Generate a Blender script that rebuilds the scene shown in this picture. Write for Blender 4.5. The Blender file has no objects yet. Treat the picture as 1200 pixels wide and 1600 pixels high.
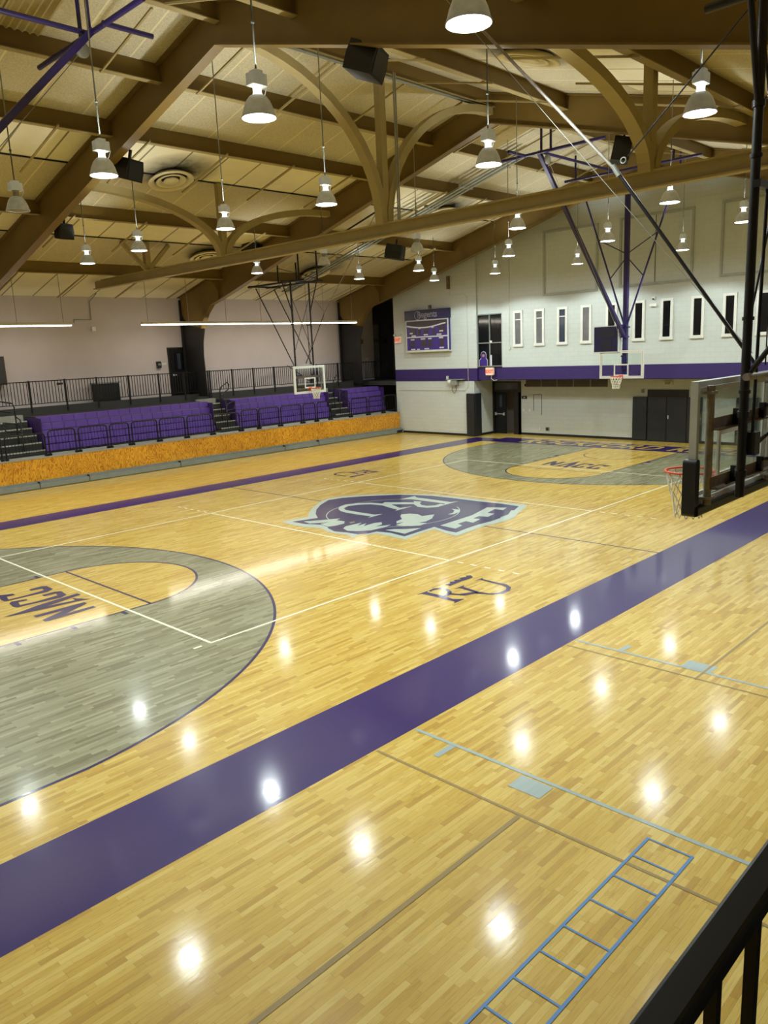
import bpy, math, random
from mathutils import Vector, Matrix
random.seed(7)
PI = math.pi
D = bpy.data
COL = bpy.context.scene.collection

# ------------------------------------------------------------------ materials
def S(c):
    return tuple(((v/255)/12.92 if v/255 <= .04045 else ((v/255+.055)/1.055)**2.4) for v in c)+(1,)

class NT:
    def __init__(s, name):
        s.m = D.materials.new(name); s.m.use_nodes = True; s.t = s.m.node_tree
        s.b = s.t.nodes['Principled BSDF']
    def n(s, typ, **k):
        nd = s.t.nodes.new(typ)
        for a, v in k.items():
            setattr(nd, a, v)
        return nd
    def l(s, a, b): s.t.links.new(a, b)
    def math(s, op, a, b=None, c=None, clamp=False):
        nd = s.n('ShaderNodeMath', operation=op, use_clamp=clamp)
        for i, v in enumerate((a, b, c)):
            if v is None: continue
            if isinstance(v, (int, float)): nd.inputs[i].default_value = v
            else: s.l(v, nd.inputs[i])
        return nd.outputs[0]
    def mix(s, f, a, b, mode='MIX'):
        nd = s.n('ShaderNodeMix', data_type='RGBA', blend_type=mode)
        for i, v in ((0, f), (6, a), (7, b)):
            if isinstance(v, (int, float)): nd.inputs[i].default_value = v
            elif isinstance(v, tuple): nd.inputs[i].default_value = v
            else: s.l(v, nd.inputs[i])
        return nd.outputs[2]
    def coord(s):
        tc = s.n('ShaderNodeTexCoord'); sp = s.n('ShaderNodeSeparateXYZ'); s.l(tc.outputs['Object'], sp.inputs[0])
        return tc.outputs['Object'], sp.outputs
    def noise(s, vec, scale, detail=3, rough=.5, mapscale=None):
        if mapscale:
            mp = s.n('ShaderNodeMapping'); mp.inputs['Scale'].default_value = mapscale; s.l(vec, mp.inputs[0]); vec = mp.outputs[0]
        nd = s.n('ShaderNodeTexNoise'); nd.inputs['Scale'].default_value = scale
        nd.inputs['Detail'].default_value = detail; nd.inputs['Roughness'].default_value = rough
        s.l(vec, nd.inputs['Vector']); return nd.outputs['Fac']
    def ramp(s, f, stops):
        nd = s.n('ShaderNodeValToRGB'); e = nd.color_ramp.elements
        while len(e) < len(stops): e.new(.5)
        for el, (p, c) in zip(e, stops): el.position = p; el.color = c
        s.l(f, nd.inputs[0]); return nd.outputs[0]
    def bump(s, h, strength=.2, dist=.01):
        nd = s.n('ShaderNodeBump'); nd.inputs['Strength'].default_value = strength; nd.inputs['Distance'].default_value = dist
        s.l(h, nd.inputs['Height']); s.l(nd.outputs[0], s.b.inputs['Normal']); return nd.outputs[0]

def mat(name, rgb, rough=.5, metal=0, spec=.5, emis=0, ecol=None, vary=.08, scale=6, coat=0, coatr=.1):
    t = NT(name); c = S(rgb)
    co, _ = t.coord()
    f = t.noise(co, scale, 4, .6)
    lo = tuple(v*(1-vary*1.5) for v in c[:3])+(1,); hi = tuple(min(1, v*(1+vary)) for v in c[:3])+(1,)
    t.l(t.ramp(f, [(.3, lo), (.7, hi)]), t.b.inputs['Base Color'])
    t.b.inputs['Roughness'].default_value = rough; t.b.inputs['Metallic'].default_value = metal
    t.b.inputs['Specular IOR Level'].default_value = spec
    t.b.inputs['Coat Weight'].default_value = coat; t.b.inputs['Coat Roughness'].default_value = coatr
    if emis:
        t.b.inputs['Emission Color'].default_value = S(ecol or rgb); t.b.inputs['Emission Strength'].default_value = emis
    return t.m

def gloss(t, rough=.35):
    t.b.inputs['Roughness'].default_value = rough
    t.b.inputs['Coat Weight'].default_value = FLOOR_COAT
    t.b.inputs['Coat Roughness'].default_value = FLOOR_CR
    t.b.inputs['Coat IOR'].default_value = 1.5
    t.b.inputs['Specular IOR Level'].default_value = .2

FLOOR_COAT = .62; FLOOR_CR = .085
def plank_mat(name, stops, grain=.35, gapdark=.55):
    t = NT(name); co, xyz = t.coord(); x, y = xyz[0], xyz[1]
    W = .0572
    yy = t.math('DIVIDE', y, W); row = t.math('FLOOR', yy); fy = t.math('FRACT', yy)
    w1 = t.n('ShaderNodeTexWhiteNoise', noise_dimensions='1D'); t.l(row, w1.inputs['W'])
    xs = t.math('ADD', t.math('MULTIPLY', x, 2.1), t.math('MULTIPLY', w1.outputs['Value'], 37.3))
    # uneven board ends
    wob = t.math('MULTIPLY', t.math('SINE', t.math('ADD', xs, t.math('MULTIPLY', row, 2.1))), .35)
    xs2 = t.math('ADD', xs, wob)
    colx = t.math('FLOOR', xs2); fx = t.math('FRACT', xs2)
    cmb = t.n('ShaderNodeCombineXYZ'); t.l(row, cmb.inputs[0]); t.l(colx, cmb.inputs[1])
    w2 = t.n('ShaderNodeTexWhiteNoise', noise_dimensions='3D'); t.l(cmb.outputs[0], w2.inputs['Vector'])
    base = t.ramp(w2.outputs['Value'], stops)
    # grain: streaks along the board, shifted per board
    add = t.n('ShaderNodeVectorMath', operation='ADD'); t.l(co, add.inputs[0])
    sc = t.n('ShaderNodeVectorMath', operation='SCALE'); t.l(w2.outputs['Color'], sc.inputs[0]); sc.inputs[3].default_value = 13
    t.l(sc.outputs[0], add.inputs[1])
    g = t.noise(add.outputs[0], 5, 5, .62, (1.0, 9, 1))
    gr = t.ramp(g, [(.30, (.55, .46, .36, 1)), (.50, (1, 1, 1, 1)), (.75, (1.08, 1.08, 1.05, 1))])
    c = t.mix(grain, base, gr, 'MULTIPLY')
    kn = t.noise(add.outputs[0], 2.2, 3, .5, (1.2, 4, 1))
    c = t.mix(t.math('MULTIPLY', t.math('GREATER_THAN', kn, .67), .33), c, t.mix(1, c, (.72, .52, .30, 1), 'MULTIPLY'))
    gap = t.math('MAXIMUM', t.math('LESS_THAN', fy, .035), t.math('LESS_THAN', fx, .004))
    c = t.mix(t.math('MULTIPLY', gap, gapdark), c, (.10, .06, .02, 1))
    big = t.noise(co, .25, 2, .5)
    c = t.mix(.25, c, t.ramp(big, [(.3, (.82, .80, .76, 1)), (.7, (1.1, 1.1, 1.1, 1))]), 'MULTIPLY')
    t.l(c, t.b.inputs['Base Color'])
    h = t.math('ADD', t.math('MULTIPLY', w2.outputs['Value'], .25), t.math('ADD', t.noise(co, 7, 2, .5, (1, 3, 1)), t.math('MULTIPLY', gap, -.3)))
    bp = t.bump(h, .16, .0022)
    t.l(bp, t.b.inputs['Coat Normal'])
    gloss(t, .38)
    return t.m

def paint_floor(name, rgb, vary=.06):
    t = NT(name); co, xyz = t.coord(); c = S(rgb)
    f = t.noise(co, 3, 4, .6, (1, 6, 1))
    t.l(t.ramp(f, [(.3, tuple(v*(1-vary) for v in c[:3])+(1,)), (.7, tuple(v*(1+vary) for v in c[:3])+(1,))]), t.b.inputs['Base Color'])
    fy = t.math('FRACT', t.math('DIVIDE', xyz[1], .0572))
    gap = t.math('LESS_THAN', fy, .05)
    h = t.math('ADD', t.noise(co, 7, 2, .5, (1, 3, 1)), t.math('MULTIPLY', gap, -.3))
    bp = t.bump(h, .16, .0022); t.l(bp, t.b.inputs['Coat Normal'])
    gloss(t, .4); return t.m

M = {}
M['maple'] = plank_mat('maple_boards', [(0, S((180, 143, 56))), (.15, S((196, 160, 66))), (.6, S((205, 172, 79))), (1, S((216, 188, 102)))])
M['stain'] = plank_mat('grey_stained_boards', [(0, S((112, 108, 78))), (.3, S((130, 127, 96))), (.7, S((142, 140, 110))), (1, S((158, 156, 126)))], .3, .3)
M['purple'] = paint_floor('purple_floor_paint', (44, 20, 92))
M['purple_ink'] = paint_floor('dark_purple_ink', (34, 14, 74))
M['silver'] = paint_floor('silver_floor_paint', (176, 188, 176))
M['line'] = paint_floor('white_line_paint', (244, 242, 214))
M['greyline'] = paint_floor('grey_line_paint', (158, 172, 170))
M['tanline'] = paint_floor('tan_line_paint', (150, 128, 78))
M['bluetape'] = mat('blue_tape', (74, 126, 184), .5, vary=.05)
M['beam'] = mat('gold_brown_steel_paint', (120, 97, 45), .5, vary=.05, scale=2)
M['beam_lt'] = mat('tan_steel_and_lit_flange', (164, 148, 102), .55, vary=.05, scale=2)  # truss and channel paint, also the lit tone of the purlin flanges
M['black'] = mat('black_paint', (22, 21, 22), .45, vary=.1)
M['blackrail'] = mat('satin_black_rail', (18, 17, 18), .4, spec=.35, vary=.1)
M['pipe'] = mat('black_pipe', (26, 27, 29), .35, spec=.5, vary=.1)
M['pp'] = mat('purple_steel', (46, 34, 96), .4, vary=.08)
M['seat'] = mat('purple_seat_plastic', (98, 68, 156), .45, vary=.08, scale=3)
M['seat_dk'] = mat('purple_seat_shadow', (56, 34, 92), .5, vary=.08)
M['grey'] = mat('grey_painted_metal', (128, 134, 128), .5, vary=.06)
M['galv'] = mat('galvanised_steel', (150, 152, 142), .45, .2, vary=.1)
M['steel'] = mat('worn_steel', (152, 144, 134), .45, .15, vary=.2, scale=12)
M['rust'] = mat('brown_angle_iron', (122, 100, 82), .55, .05, vary=.25, scale=10)
M['alu'] = mat('aluminium_frame', (204, 210, 210), .4, .1, vary=.05)
M['white'] = mat('white_enamel', (226, 226, 220), .4, vary=.03)
M['offwhite'] = mat('off_white_casing', (212, 208, 190), .5, vary=.04)
M['orange'] = mat('orange_rim', (220, 74, 34), .35, vary=.06)
M['net'] = mat('white_net_cord', (226, 222, 206), .8, vary=.05)
M['pad'] = mat('black_vinyl_pad', (30, 34, 38), .45, vary=.08, scale=3)
M['bkpad'] = mat('dark_edge_padding', (24, 29, 34), .38, vary=.08)
M['dark'] = mat('dark_glass', (20, 21, 24), .08, spec=.6, vary=.2, scale=1.5)
M['greyglass'] = mat('grey_glass', (88, 90, 92), .12, vary=.1, scale=2)
M['bluegrey'] = mat('blue_grey_glass', (58, 66, 78), .1, vary=.15, scale=2)
M['slitlite'] = mat('lit_grey_glass', (112, 110, 112), .12, vary=.15, scale=2)
M['skin'] = mat('cutout_face', (180, 130, 106), .6)
M['exitface'] = mat('exit_sign_face', (236, 212, 188), .5, emis=.12, ecol=(255, 190, 160))
M['exitred'] = mat('exit_red_letters', (226, 60, 30), .5, emis=.35, ecol=(255, 60, 24))
M['brown'] = mat('brown_vent_panel', (98, 92, 78), .6)
M['vent'] = mat('cream_diffuser', (232, 222, 186), .5, vary=.04)
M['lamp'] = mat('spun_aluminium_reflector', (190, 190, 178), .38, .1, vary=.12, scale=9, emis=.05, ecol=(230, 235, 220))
M['ballast'] = mat('grey_ballast_housing', (205, 208, 200), .5, .05, vary=.06, emis=.08, ecol=(235, 245, 240))  # faint glow added so the housing looks lit; it is no light source
M['lens'] = mat('lamp_lens_glow', (255, 255, 255), .3, emis=70, ecol=(246, 252, 255))
M['neckglow'] = mat('lamp_neck_glow', (235, 240, 240), .3, emis=3, ecol=(240, 250, 255))
M['lens_off'] = mat('unlit_lamp_glass', (150, 146, 122), .2, vary=.1)
M['tube'] = mat('fluorescent_tube', (255, 246, 225), .4, emis=36, ecol=(255, 246, 232))
M['speaker'] = mat('black_speaker_cabinet', (20, 20, 22), .6, vary=.1)
M['scorep'] = mat('scoreboard_purple_panel', (58, 34, 126), .4, vary=.06)
M['scoredk'] = mat('scoreboard_header_navy', (28, 20, 66), .4, vary=.06)
M['digit'] = mat('unlit_digit_panel', (62, 50, 56), .5, vary=.15, scale=20)
M['plate'] = mat('pale_caption_plate', (206, 200, 214), .5)
M['dot'] = mat('dark_dot_matrix', (24, 20, 42), .5)
M['concrete'] = mat('grey_platform_deck', (150, 150, 136), .7, vary=.08)
M['deckdk'] = mat('dark_deck_covering', (44, 43, 40), .7, vary=.1)
M['tread'] = mat('pale_step_nosing', (176, 178, 164), .6, vary=.12, scale=25)
M['corr'] = mat('corrugated_roof_sheet', (176, 160, 112), .6)

def glass_mat():
    t = NT('backboard_glass')
    nt = t.t; out = nt.nodes['Material Output']
    tr = t.n('ShaderNodeBsdfTransparent'); tr.inputs[0].default_value = (.955, .985, .97, 1)
    gl = t.n('ShaderNodeBsdfGlossy'); gl.inputs['Roughness'].default_value = .03; gl.inputs[0].default_value = (.9, 1, .97, 1)
    fr = t.n('ShaderNodeFresnel'); fr.inputs[0].default_value = 1.45
    mx = t.n('ShaderNodeMixShader'); t.l(t.math('ADD', t.math('MULTIPLY', fr.outputs[0], .45), .0), mx.inputs[0]); t.l(tr.outputs[0], mx.inputs[1]); t.l(gl.outputs[0], mx.inputs[2])
    t.l(mx.outputs[0], out.inputs[0]); return t.m
M['glass'] = glass_mat()

def plywood():
    t = NT('varnished_plywood'); co, xyz = t.coord()
    cell = t.math('FLOOR', t.math('DIVIDE', xyz[0], 1.22))
    v = t.math('ADD', t.math('MULTIPLY', xyz[0], 6.0), t.math('MULTIPLY', t.noise(co, 1.7, 3, .55, (1.5, 1, .55)), 15))
    v = t.math('ADD', v, t.math('MULTIPLY', cell, 1.9))
    w = t.math('ABSOLUTE', t.math('SUBTRACT', t.math('FRACT', v), .5))
    c = t.ramp(w, [(.04, S((170, 104, 16))), (.2, S((212, 148, 30))), (.45, S((222, 164, 48)))])
    n = t.noise(co, .8, 3, .5)
    c = t.mix(.55, c, t.ramp(n, [(.35, (.74, .66, .5, 1)), (.65, (1.1, 1.1, 1, 1))]), 'MULTIPLY')
    t.l(c, t.b.inputs['Base Color']); t.b.inputs['Roughness'].default_value = .4
    t.b.inputs['Coat Weight'].default_value = .3; t.b.inputs['Coat Roughness'].default_value = .2
    return t.m
M['ply'] = plywood()

def block_wall(name, rgb, bw=.4, bh=.2, amt=.16):
    t = NT(name); co, xyz = t.coord(); c = S(rgb)
    cmb = t.n('ShaderNodeCombineXYZ'); t.l(t.math('ADD', xyz[0], xyz[1]), cmb.inputs[0]); t.l(xyz[2], cmb.inputs[1])
    br = t.n('ShaderNodeTexBrick'); t.l(cmb.outputs[0], br.inputs['Vector'])
    br.inputs['Scale'].default_value = 1; br.inputs['Brick Width'].default_value = bw; br.inputs['Row Height'].default_value = bh
    br.inputs['Mortar Size'].default_value = .006; br.inputs['Mortar Smooth'].default_value = .4
    d = tuple(v*(1-amt) for v in c[:3])+(1,)
    br.inputs['Color1'].default_value = c; br.inputs['Color2'].default_value = tuple(v*.97 for v in c[:3])+(1,); br.inputs['Mortar'].default_value = d
    n = t.noise(co, 1.3, 4, .6)
    c2 = t.mix(.2, br.outputs['Color'], t.ramp(n, [(.3, (.88, .88, .86, 1)), (.7, (1.05, 1.05, 1.05, 1))]), 'MULTIPLY')
    t.l(c2, t.b.inputs['Base Color']); t.b.inputs['Roughness'].default_value = .55
    h = t.math('SUBTRACT', 1, br.outputs['Fac']); t.bump(h, .3, .004); return t.m
M['wall'] = block_wall('painted_block_wall', (200, 206, 202))
M['trimw'] = mat('blank_frame_shade_tone', (166, 172, 166), .55)  # darker than the wall to stand for shading on the blank frames
M['wallw'] = mat('smooth_painted_wall', (186, 177, 175), .6, vary=.03, scale=1)
M['bandp'] = block_wall('purple_painted_block', (50, 30, 96), amt=.25)

VENTS = [(-1.6, 7.2), (3.2, 12.8), (.25, -4.4), (9.9, 13.9), (10.9, 6.97), (12.3, -5.2)]
def ceil_mat(name, rgb, seam, tex, sw):
    t = NT(name); co, xyz = t.coord(); c = S(rgb)
    f = t.noise(co, 26 if tex else 2, 6, .75)
    a = .30 if tex else .05
    col = t.ramp(f, [(.32, tuple(v*(1-a) for v in c[:3])+(1,)), (.68, tuple(v*(1+a*.6) for v in c[:3])+(1,))])
    fx = t.math('FRACT', t.math('DIVIDE', t.math('ADD', xyz[0], .52), 1.22))
    s1 = t.math('LESS_THAN', fx, sw)
    col = t.mix(t.math('MULTIPLY', s1, .8), col, seam)
    # soot on the deck beside each air diffuser
    tot = None
    for vx, vy in VENTS:
        dx = t.math('DIVIDE', t.math('SUBTRACT', xyz[0], vx+.1), 1.35); dy = t.math('DIVIDE', t.math('SUBTRACT', xyz[1], vy-.35 if vy > 0 else vy+.3), 1.1)
        r2 = t.math('ADD', t.math('MULTIPLY', dx, dx), t.math('MULTIPLY', dy, dy))
        s = t.math('SUBTRACT', 1, r2, clamp=True)
        tot = s if tot is None else t.math('MAXIMUM', tot, s)
    tot = t.math('MULTIPLY', tot, t.math('ADD', .5, t.noise(co, 3, 3, .6)))
    col = t.mix(t.math('MULTIPLY', tot, .9, clamp=True), col, S((46, 40, 28)))
    t.l(col, t.b.inputs['Base Color']); t.b.inputs['Roughness'].default_value = .85
    return t.m
M['cream'] = ceil_mat('cream_roof_panel', (240, 234, 208), S((96, 82, 48)), False, .045)
M['fibre'] = ceil_mat('fibrous_roof_board', (202, 193, 164), S((232, 220, 180)), True, .035)

# ------------------------------------------------------------------ mesh builder
class MB:
    def __init__(s): s.v = []; s.f = []; s.sm = []
    def add(s, vs, fs, smooth=False):
        o = len(s.v); s.v += [tuple(v) for v in vs]
        for f in fs: s.f.append(tuple(i+o for i in f)); s.sm.append(smooth)
        return s
    def box(s, x0, y0, z0, x1, y1, z1):
        if x0 > x1: x0, x1 = x1, x0
        if y0 > y1: y0, y1 = y1, y0
        if z0 > z1: z0, z1 = z1, z0
        v = [(x, y, z) for z in (z0, z1) for y in (y0, y1) for x in (x0, x1)]
        return s.add(v, [(0, 2, 3, 1), (4, 5, 7, 6), (0, 1, 5, 4), (2, 6, 7, 3), (0, 4, 6, 2), (1, 3, 7, 5)])
    def bevbox(s, x0, y0, z0, x1, y1, z1, r, axis=1, n=4):
        # rounded rectangle in the plane normal to axis, extruded along it
        lo = [x0, y0, z0]; hi = [x1, y1, z1]; a, b = [i for i in range(3) if i != axis]
        pts = []
        for cx, cy, t0 in ((hi[a]-r, hi[b]-r, 0), (lo[a]+r, hi[b]-r, 90), (lo[a]+r, lo[b]+r, 180), (hi[a]-r, lo[b]+r, 270)):
            for k in range(n+1):
                t = math.radians(t0+90*k/n); pts.append((cx+r*math.cos(t), cy+r*math.sin(t)))
        def P(p, h):
            q = [0, 0, 0]; q[a], q[b] = p; q[axis] = h; return q
        m = len(pts)
        vs = [P(p, lo[axis]) for p in pts]+[P(p, hi[axis]) for p in pts]
        return s.add(vs, [tuple(range(m)), tuple(range(2*m-1, m-1, -1))]+[(i, i+m, (i+1) % m+m, (i+1) % m) for i in range(m)])
    def prism(s, pts, axis, lo, hi):
        a, b = [i for i in range(3) if i != axis]
        def P(p, h):
            q = [0, 0, 0]; q[a], q[b] = p; q[axis] = h; return q
        m = len(pts)
        return s.add([P(p, lo) for p in pts]+[P(p, hi) for p in pts], [tuple(range(m)), tuple(range(2*m-1, m-1, -1))]+[(i, i+m, (i+1) % m+m, (i+1) % m) for i in range(m)])
    def flat(s, pts, z):
        return s.add([(x, y, z) for x, y in pts], [tuple(range(len(pts)))])
    def tube(s, pts, r, n=8, closed=False, rect=None):
        pts = [Vector(p) for p in pts]; m = len(pts); rings = []
        up = None
        for i, p in enumerate(pts):
            if closed: d = (pts[(i+1) % m]-pts[i-1]).normalized()
            else: d = (pts[min(i+1, m-1)]-pts[max(i-1, 0)]).normalized()
            if up is None:
                ref = Vector((0, 0, 1)) if abs(d.z) < .9 else Vector((1, 0, 0)); up = (ref-d*ref.dot(d)).normalized()
            else: up = (up-d*up.dot(d)).normalized()
            sd = d.cross(up)
            if rect: rings.append([p+sd*a*rect[0]+up*b*rect[1] for a, b in ((1, 1), (-1, 1), (-1, -1), (1, -1))])
            else: rings.append([p+(sd*math.cos(2*PI*k/n)+up*math.sin(2*PI*k/n))*r for k in range(n)])
        k = len(rings[0]); vs = [v for rg in rings for v in rg]; fs = []
        for i in range(m if closed else m-1):
            j = (i+1) % m
            for q in range(k): fs.append((i*k+q, i*k+(q+1) % k, j*k+(q+1) % k, j*k+q))
        s.add(vs, fs, not rect)
        if not closed: s.add(rings[0], [tuple(range(k-1, -1, -1))]); s.add(rings[-1], [tuple(range(k))])
        return s
    def bar(s, a, b, w, h): return s.tube([a, b], 0, rect=(w/2, h/2))
    def lathe(s, prof, n=20, c=(0, 0, 0), smooth=True):
        vs = [(c[0]+r*math.cos(2*PI*k/n), c[1]+r*math.sin(2*PI*k/n), c[2]+z) for r, z in prof for k in range(n)]
        fs = [(i*n+k, i*n+(k+1) % n, (i+1)*n+(k+1) % n, (i+1)*n+k) for i in range(len(prof)-1) for k in range(n)]
        return s.add(vs, fs, smooth)
    def torus(s, c, R, r, n=32, m=8, axis=2):
        pts = []
        for k in range(n):
            t = 2*PI*k/n; p = [R*math.cos(t), R*math.sin(t)]; q = list(c)
            a, b = [i for i in range(3) if i != axis]; q[a] += p[0]; q[b] += p[1]; pts.append(q)
        return s.tube(pts, r, m, closed=True)
    def build(s, name, m, parent=None):
        me = D.meshes.new(name); me.from_pydata(s.v, [], s.f); me.validate(); me.update()
        if any(s.sm) and len(me.polygons) == len(s.sm): me.polygons.foreach_set('use_smooth', s.sm)
        me.materials.append(M[m] if isinstance(m, str) else m)
        o = D.objects.new(name, me); COL.objects.link(o); o.parent = parent
        return o

def tag(o, label=None, cat=None, group=None, kind=None):
    if label: o['label'] = label
    if cat: o['category'] = cat
    if group: o['group'] = group
    if kind: o['kind'] = kind
    return o
def thing(name, label, cat, loc=(0, 0, 0), group=None):
    o = D.objects.new(name, None); COL.objects.link(o); o.location = loc; o.empty_display_size = .2
    return tag(o, label, cat, group)
def part(mb, name, m, root):
    """part built in world coordinates under a root that stands at its own place"""
    o = mb.build(name, m, root)
    l = root.matrix_parent_inverse  # identity
    w = Vector(root.location); p = root.parent
    while p: w += Vector(p.location); p = p.parent
    o.matrix_parent_inverse = Matrix.Translation(-w)
    return o
def sub(mb, name, m, par):
    return mb.build(name, m, par)
def struct(mb, name, m, label=None, cat=None):
    return tag(mb.build(name, m), label, cat, kind='structure')
def copy_tree(o, parent=None):
    c = o.copy(); COL.objects.link(c)
    if parent: c.parent = parent
    for ch in list(o.children): copy_tree(ch, c)
    return c
def text(s, name, m, parent, origin, right, up, size, bold=0, shear=0, align='CENTER', sx=1, spacing=1, depth=.0, fitw=None):
    cu = D.curves.new(name, 'FONT'); cu.body = s; cu.size = size; cu.align_x = align; cu.align_y = 'CENTER'; cu.offset = bold; cu.shear = shear
    cu.space_character = spacing; cu.extrude = depth; cu.resolution_u = 3
    to = D.objects.new('tmp', cu); COL.objects.link(to)
    dg = bpy.context.evaluated_depsgraph_get(); dg.update()
    me = D.meshes.new_from_object(to.evaluated_get(dg)); D.objects.remove(to); D.curves.remove(cu)
    if fitw: sx = fitw/(max(v.co.x for v in me.vertices)-min(v.co.x for v in me.vertices))
    R = Vector(right).normalized(); U = Vector(up).normalized(); N = R.cross(U)
    X = Matrix((R*sx, U, N)).transposed().to_4x4(); X.translation = Vector(origin)
    me.transform(X); me.materials.clear(); me.materials.append(M[m]); me.name = name
    o = D.objects.new(name, me); COL.objects.link(o)
    if parent:
        w = Vector((0, 0, 0)); p = parent
        # parent chain offset (only root empties carry a location)
        while p: w += Vector(p.location); p = p.parent
        o.parent = parent
        if isinstance(parent.data, bpy.types.Mesh) is False: o.matrix_parent_inverse = Matrix.Translation(-w)
    return o
ORD = ['first', 'second', 'third', 'fourth', 'fifth', 'sixth', 'seventh', 'eighth', 'ninth', 'tenth', 'eleventh', 'twelfth']

# ------------------------------------------------------------------ shell sizes
W = 7.74; BL = 14.33
ZR, SL = 11.7, .25
def roof(y): return ZR-SL*abs(y)
XB, YN, YF = -21.0, -18.0, 18.0

# floor and its paint
floor = struct(MB().add([(XB, YN, 0), (19.2, YN, 0), (19.2, YF, 0), (XB, YF, 0), (XB, YN, -.2), (19.2, YN, -.2), (19.2, YF, -.2), (XB, YF, -.2)],
    [(0, 1, 2, 3), (7, 6, 5, 4), (0, 4, 5, 1), (1, 5, 6, 2), (2, 6, 7, 3), (3, 7, 4, 0)]), 'floor', 'maple', 'glossy maple gym floor with purple borders and painted court lines', 'floor')
Z0 = .0008
def arc(cx, cy, r, a0, a1, n): return [(cx+r*math.cos(math.radians(a0+(a1-a0)*k/n)), cy+r*math.sin(math.radians(a0+(a1-a0)*k/n))) for k in range(n+1)]
def strip(mb, outer, inner, z):
    m = len(outer); mb.add([(x, y, z) for x, y in outer]+[(x, y, z) for x, y in inner], [(i, i+1, m+i+1, m+i) for i in range(m-1)])
def line(mb, a, b, w, z):
    a = Vector(a); b = Vector(b); d = (b-a).normalized(); n = Vector((-d.y, d.x))*w/2
    mb.flat([tuple(a-n), tuple(b-n), tuple(b+n), tuple(a+n)], z)
OW = W+1.2
b = MB()
b.flat([(-BL-.02, -OW), (15.75-.3, -OW), (15.75-.3, -W), (-BL-.02, -W)], Z0)
b.build('near_sideline_border', 'purple', floor)['label'] = 'wide purple border stripe along the near sideline'
b = MB(); b.flat([(-BL-.02, W), (15.45, W), (15.45, OW), (-BL-.02, OW)], Z0)
b.build('far_sideline_border', 'purple', floor)['label'] = 'purple border stripe along the bleacher side'
for s in (1, -1):
    b = MB(); b.flat([(s*(BL+.02), -W), (s*(BL+1.62), -W), (s*(BL+1.62), W-.3), (s*(BL+1.1), W-.3), (s*(BL+1.1), W), (s*(BL+.02), W)], Z0)
    b.build('baseline_border', 'purple', floor)
HX = BL-1.575
a3 = math.degrees(math.asin(6.72/6.75))
for s in (1, -1):
    ang0 = 180-a3 if s > 0 else a3
    A = arc(s*HX, 0, 6.75, 180-a3 if s > 0 else a3, 180+a3 if s > 0 else -a3, 72)
    zone = [(s*BL, 6.72)]+A+[(s*BL, -6.72)]
    # zone minus key: build as fan strips between the arc and the key outline
    key = [(s*BL, 1.83)]+[(s*8.54, 1.83)]
    K = arc(s*8.54, 0, 1.83, 90, 270 if s > 0 else -90, 72)
    key_pts = [(s*BL, 1.83)]+K+[(s*BL, -1.83)]
    b = MB(); strip(b, zone, key_pts, Z0*1.0)
    b.build('three_point_zone', 'stain', floor)['label'] = 'grey stained boards inside the three point arc'
    b = MB(); o3 = [(s*BL, 6.745)]+arc(s*HX, 0, 6.775, 180-a3 if s > 0 else a3, 180+a3 if s > 0 else -a3, 72)+[(s*BL, -6.745)]
    i3 = [(s*BL, 6.695)]+arc(s*HX, 0, 6.725, 180-a3 if s > 0 else a3, 180+a3 if s > 0 else -a3, 72)+[(s*BL, -6.695)]
    strip(b, o3, i3, Z0*2)
    ko = [(s*BL, 1.85)]+arc(s*8.54, 0, 1.85, 90, 270 if s > 0 else -90, 70)+[(s*BL, -1.85)]
    ki = [(s*BL, 1.81)]+arc(s*8.54, 0, 1.80, 90, 270 if s > 0 else -90, 70)+[(s*BL, -1.81)]
    strip(b, ko, ki, Z0*2)
    line(b, (s*8.54, -1.83), (s*8.54, 1.83), .05, Z0*2)
    R = arc(s*HX, 0, 1.22, 90, 270 if s > 0 else -90, 30); R2 = arc(s*HX, 0, 1.18, 90, 270 if s > 0 else -90, 30)
    strip(b, R, R2, Z0*2)
    for yy in (1.83, -1.83):
        t = 1 if yy > 0 else -1
        for q in (BL-2.1-.15, BL-3.3, BL-4.25, BL-5.2):
            b.flat([(s*(q-.04), yy), (s*(q+.04), yy), (s*(q+.04), yy+t*.2), (s*(q-.04), yy+t*.2)], Z0*2.2)
        b.flat([(s*(BL-2.9), yy), (s*(BL-2.6), yy), (s*(BL-2.6), yy+t*.2), (s*(BL-2.9), yy+t*.2)], Z0*2.2)
    b.build('basketball_lines', 'purple_ink', floor)
b = MB(); line(b, (0, -W), (0, W), .05, Z0*1.5); b.build('halfway_line', 'purple_ink', floor)
# volleyball court in white
b = MB(); v = Z0*4
for yy in (-4.5, 4.5): line(b, (-9.025, yy), (9.025, yy), .05, v)
for xx in (-9, 9): line(b, (xx, -4.5), (xx, 4.5), .05, v)
for xx in (-3, 3):
    line(b, (xx, -4.5), (xx, 4.5), .05, v)
    for s in (1, -1):
        for k in range(5):
            y0 = s*(4.72+.35*k); line(b, (xx, y0), (xx, y0+s*.15), .05, v)
    line(b, (xx*3.3, -4.5-.0), (xx*3.3, -4.62), .001, v)
for s in (1, -1): line(b, (s*9.17, -4.5), (s*9.32, -4.5), .05, v)
b.build('volleyball_lines', 'line', floor)
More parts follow.
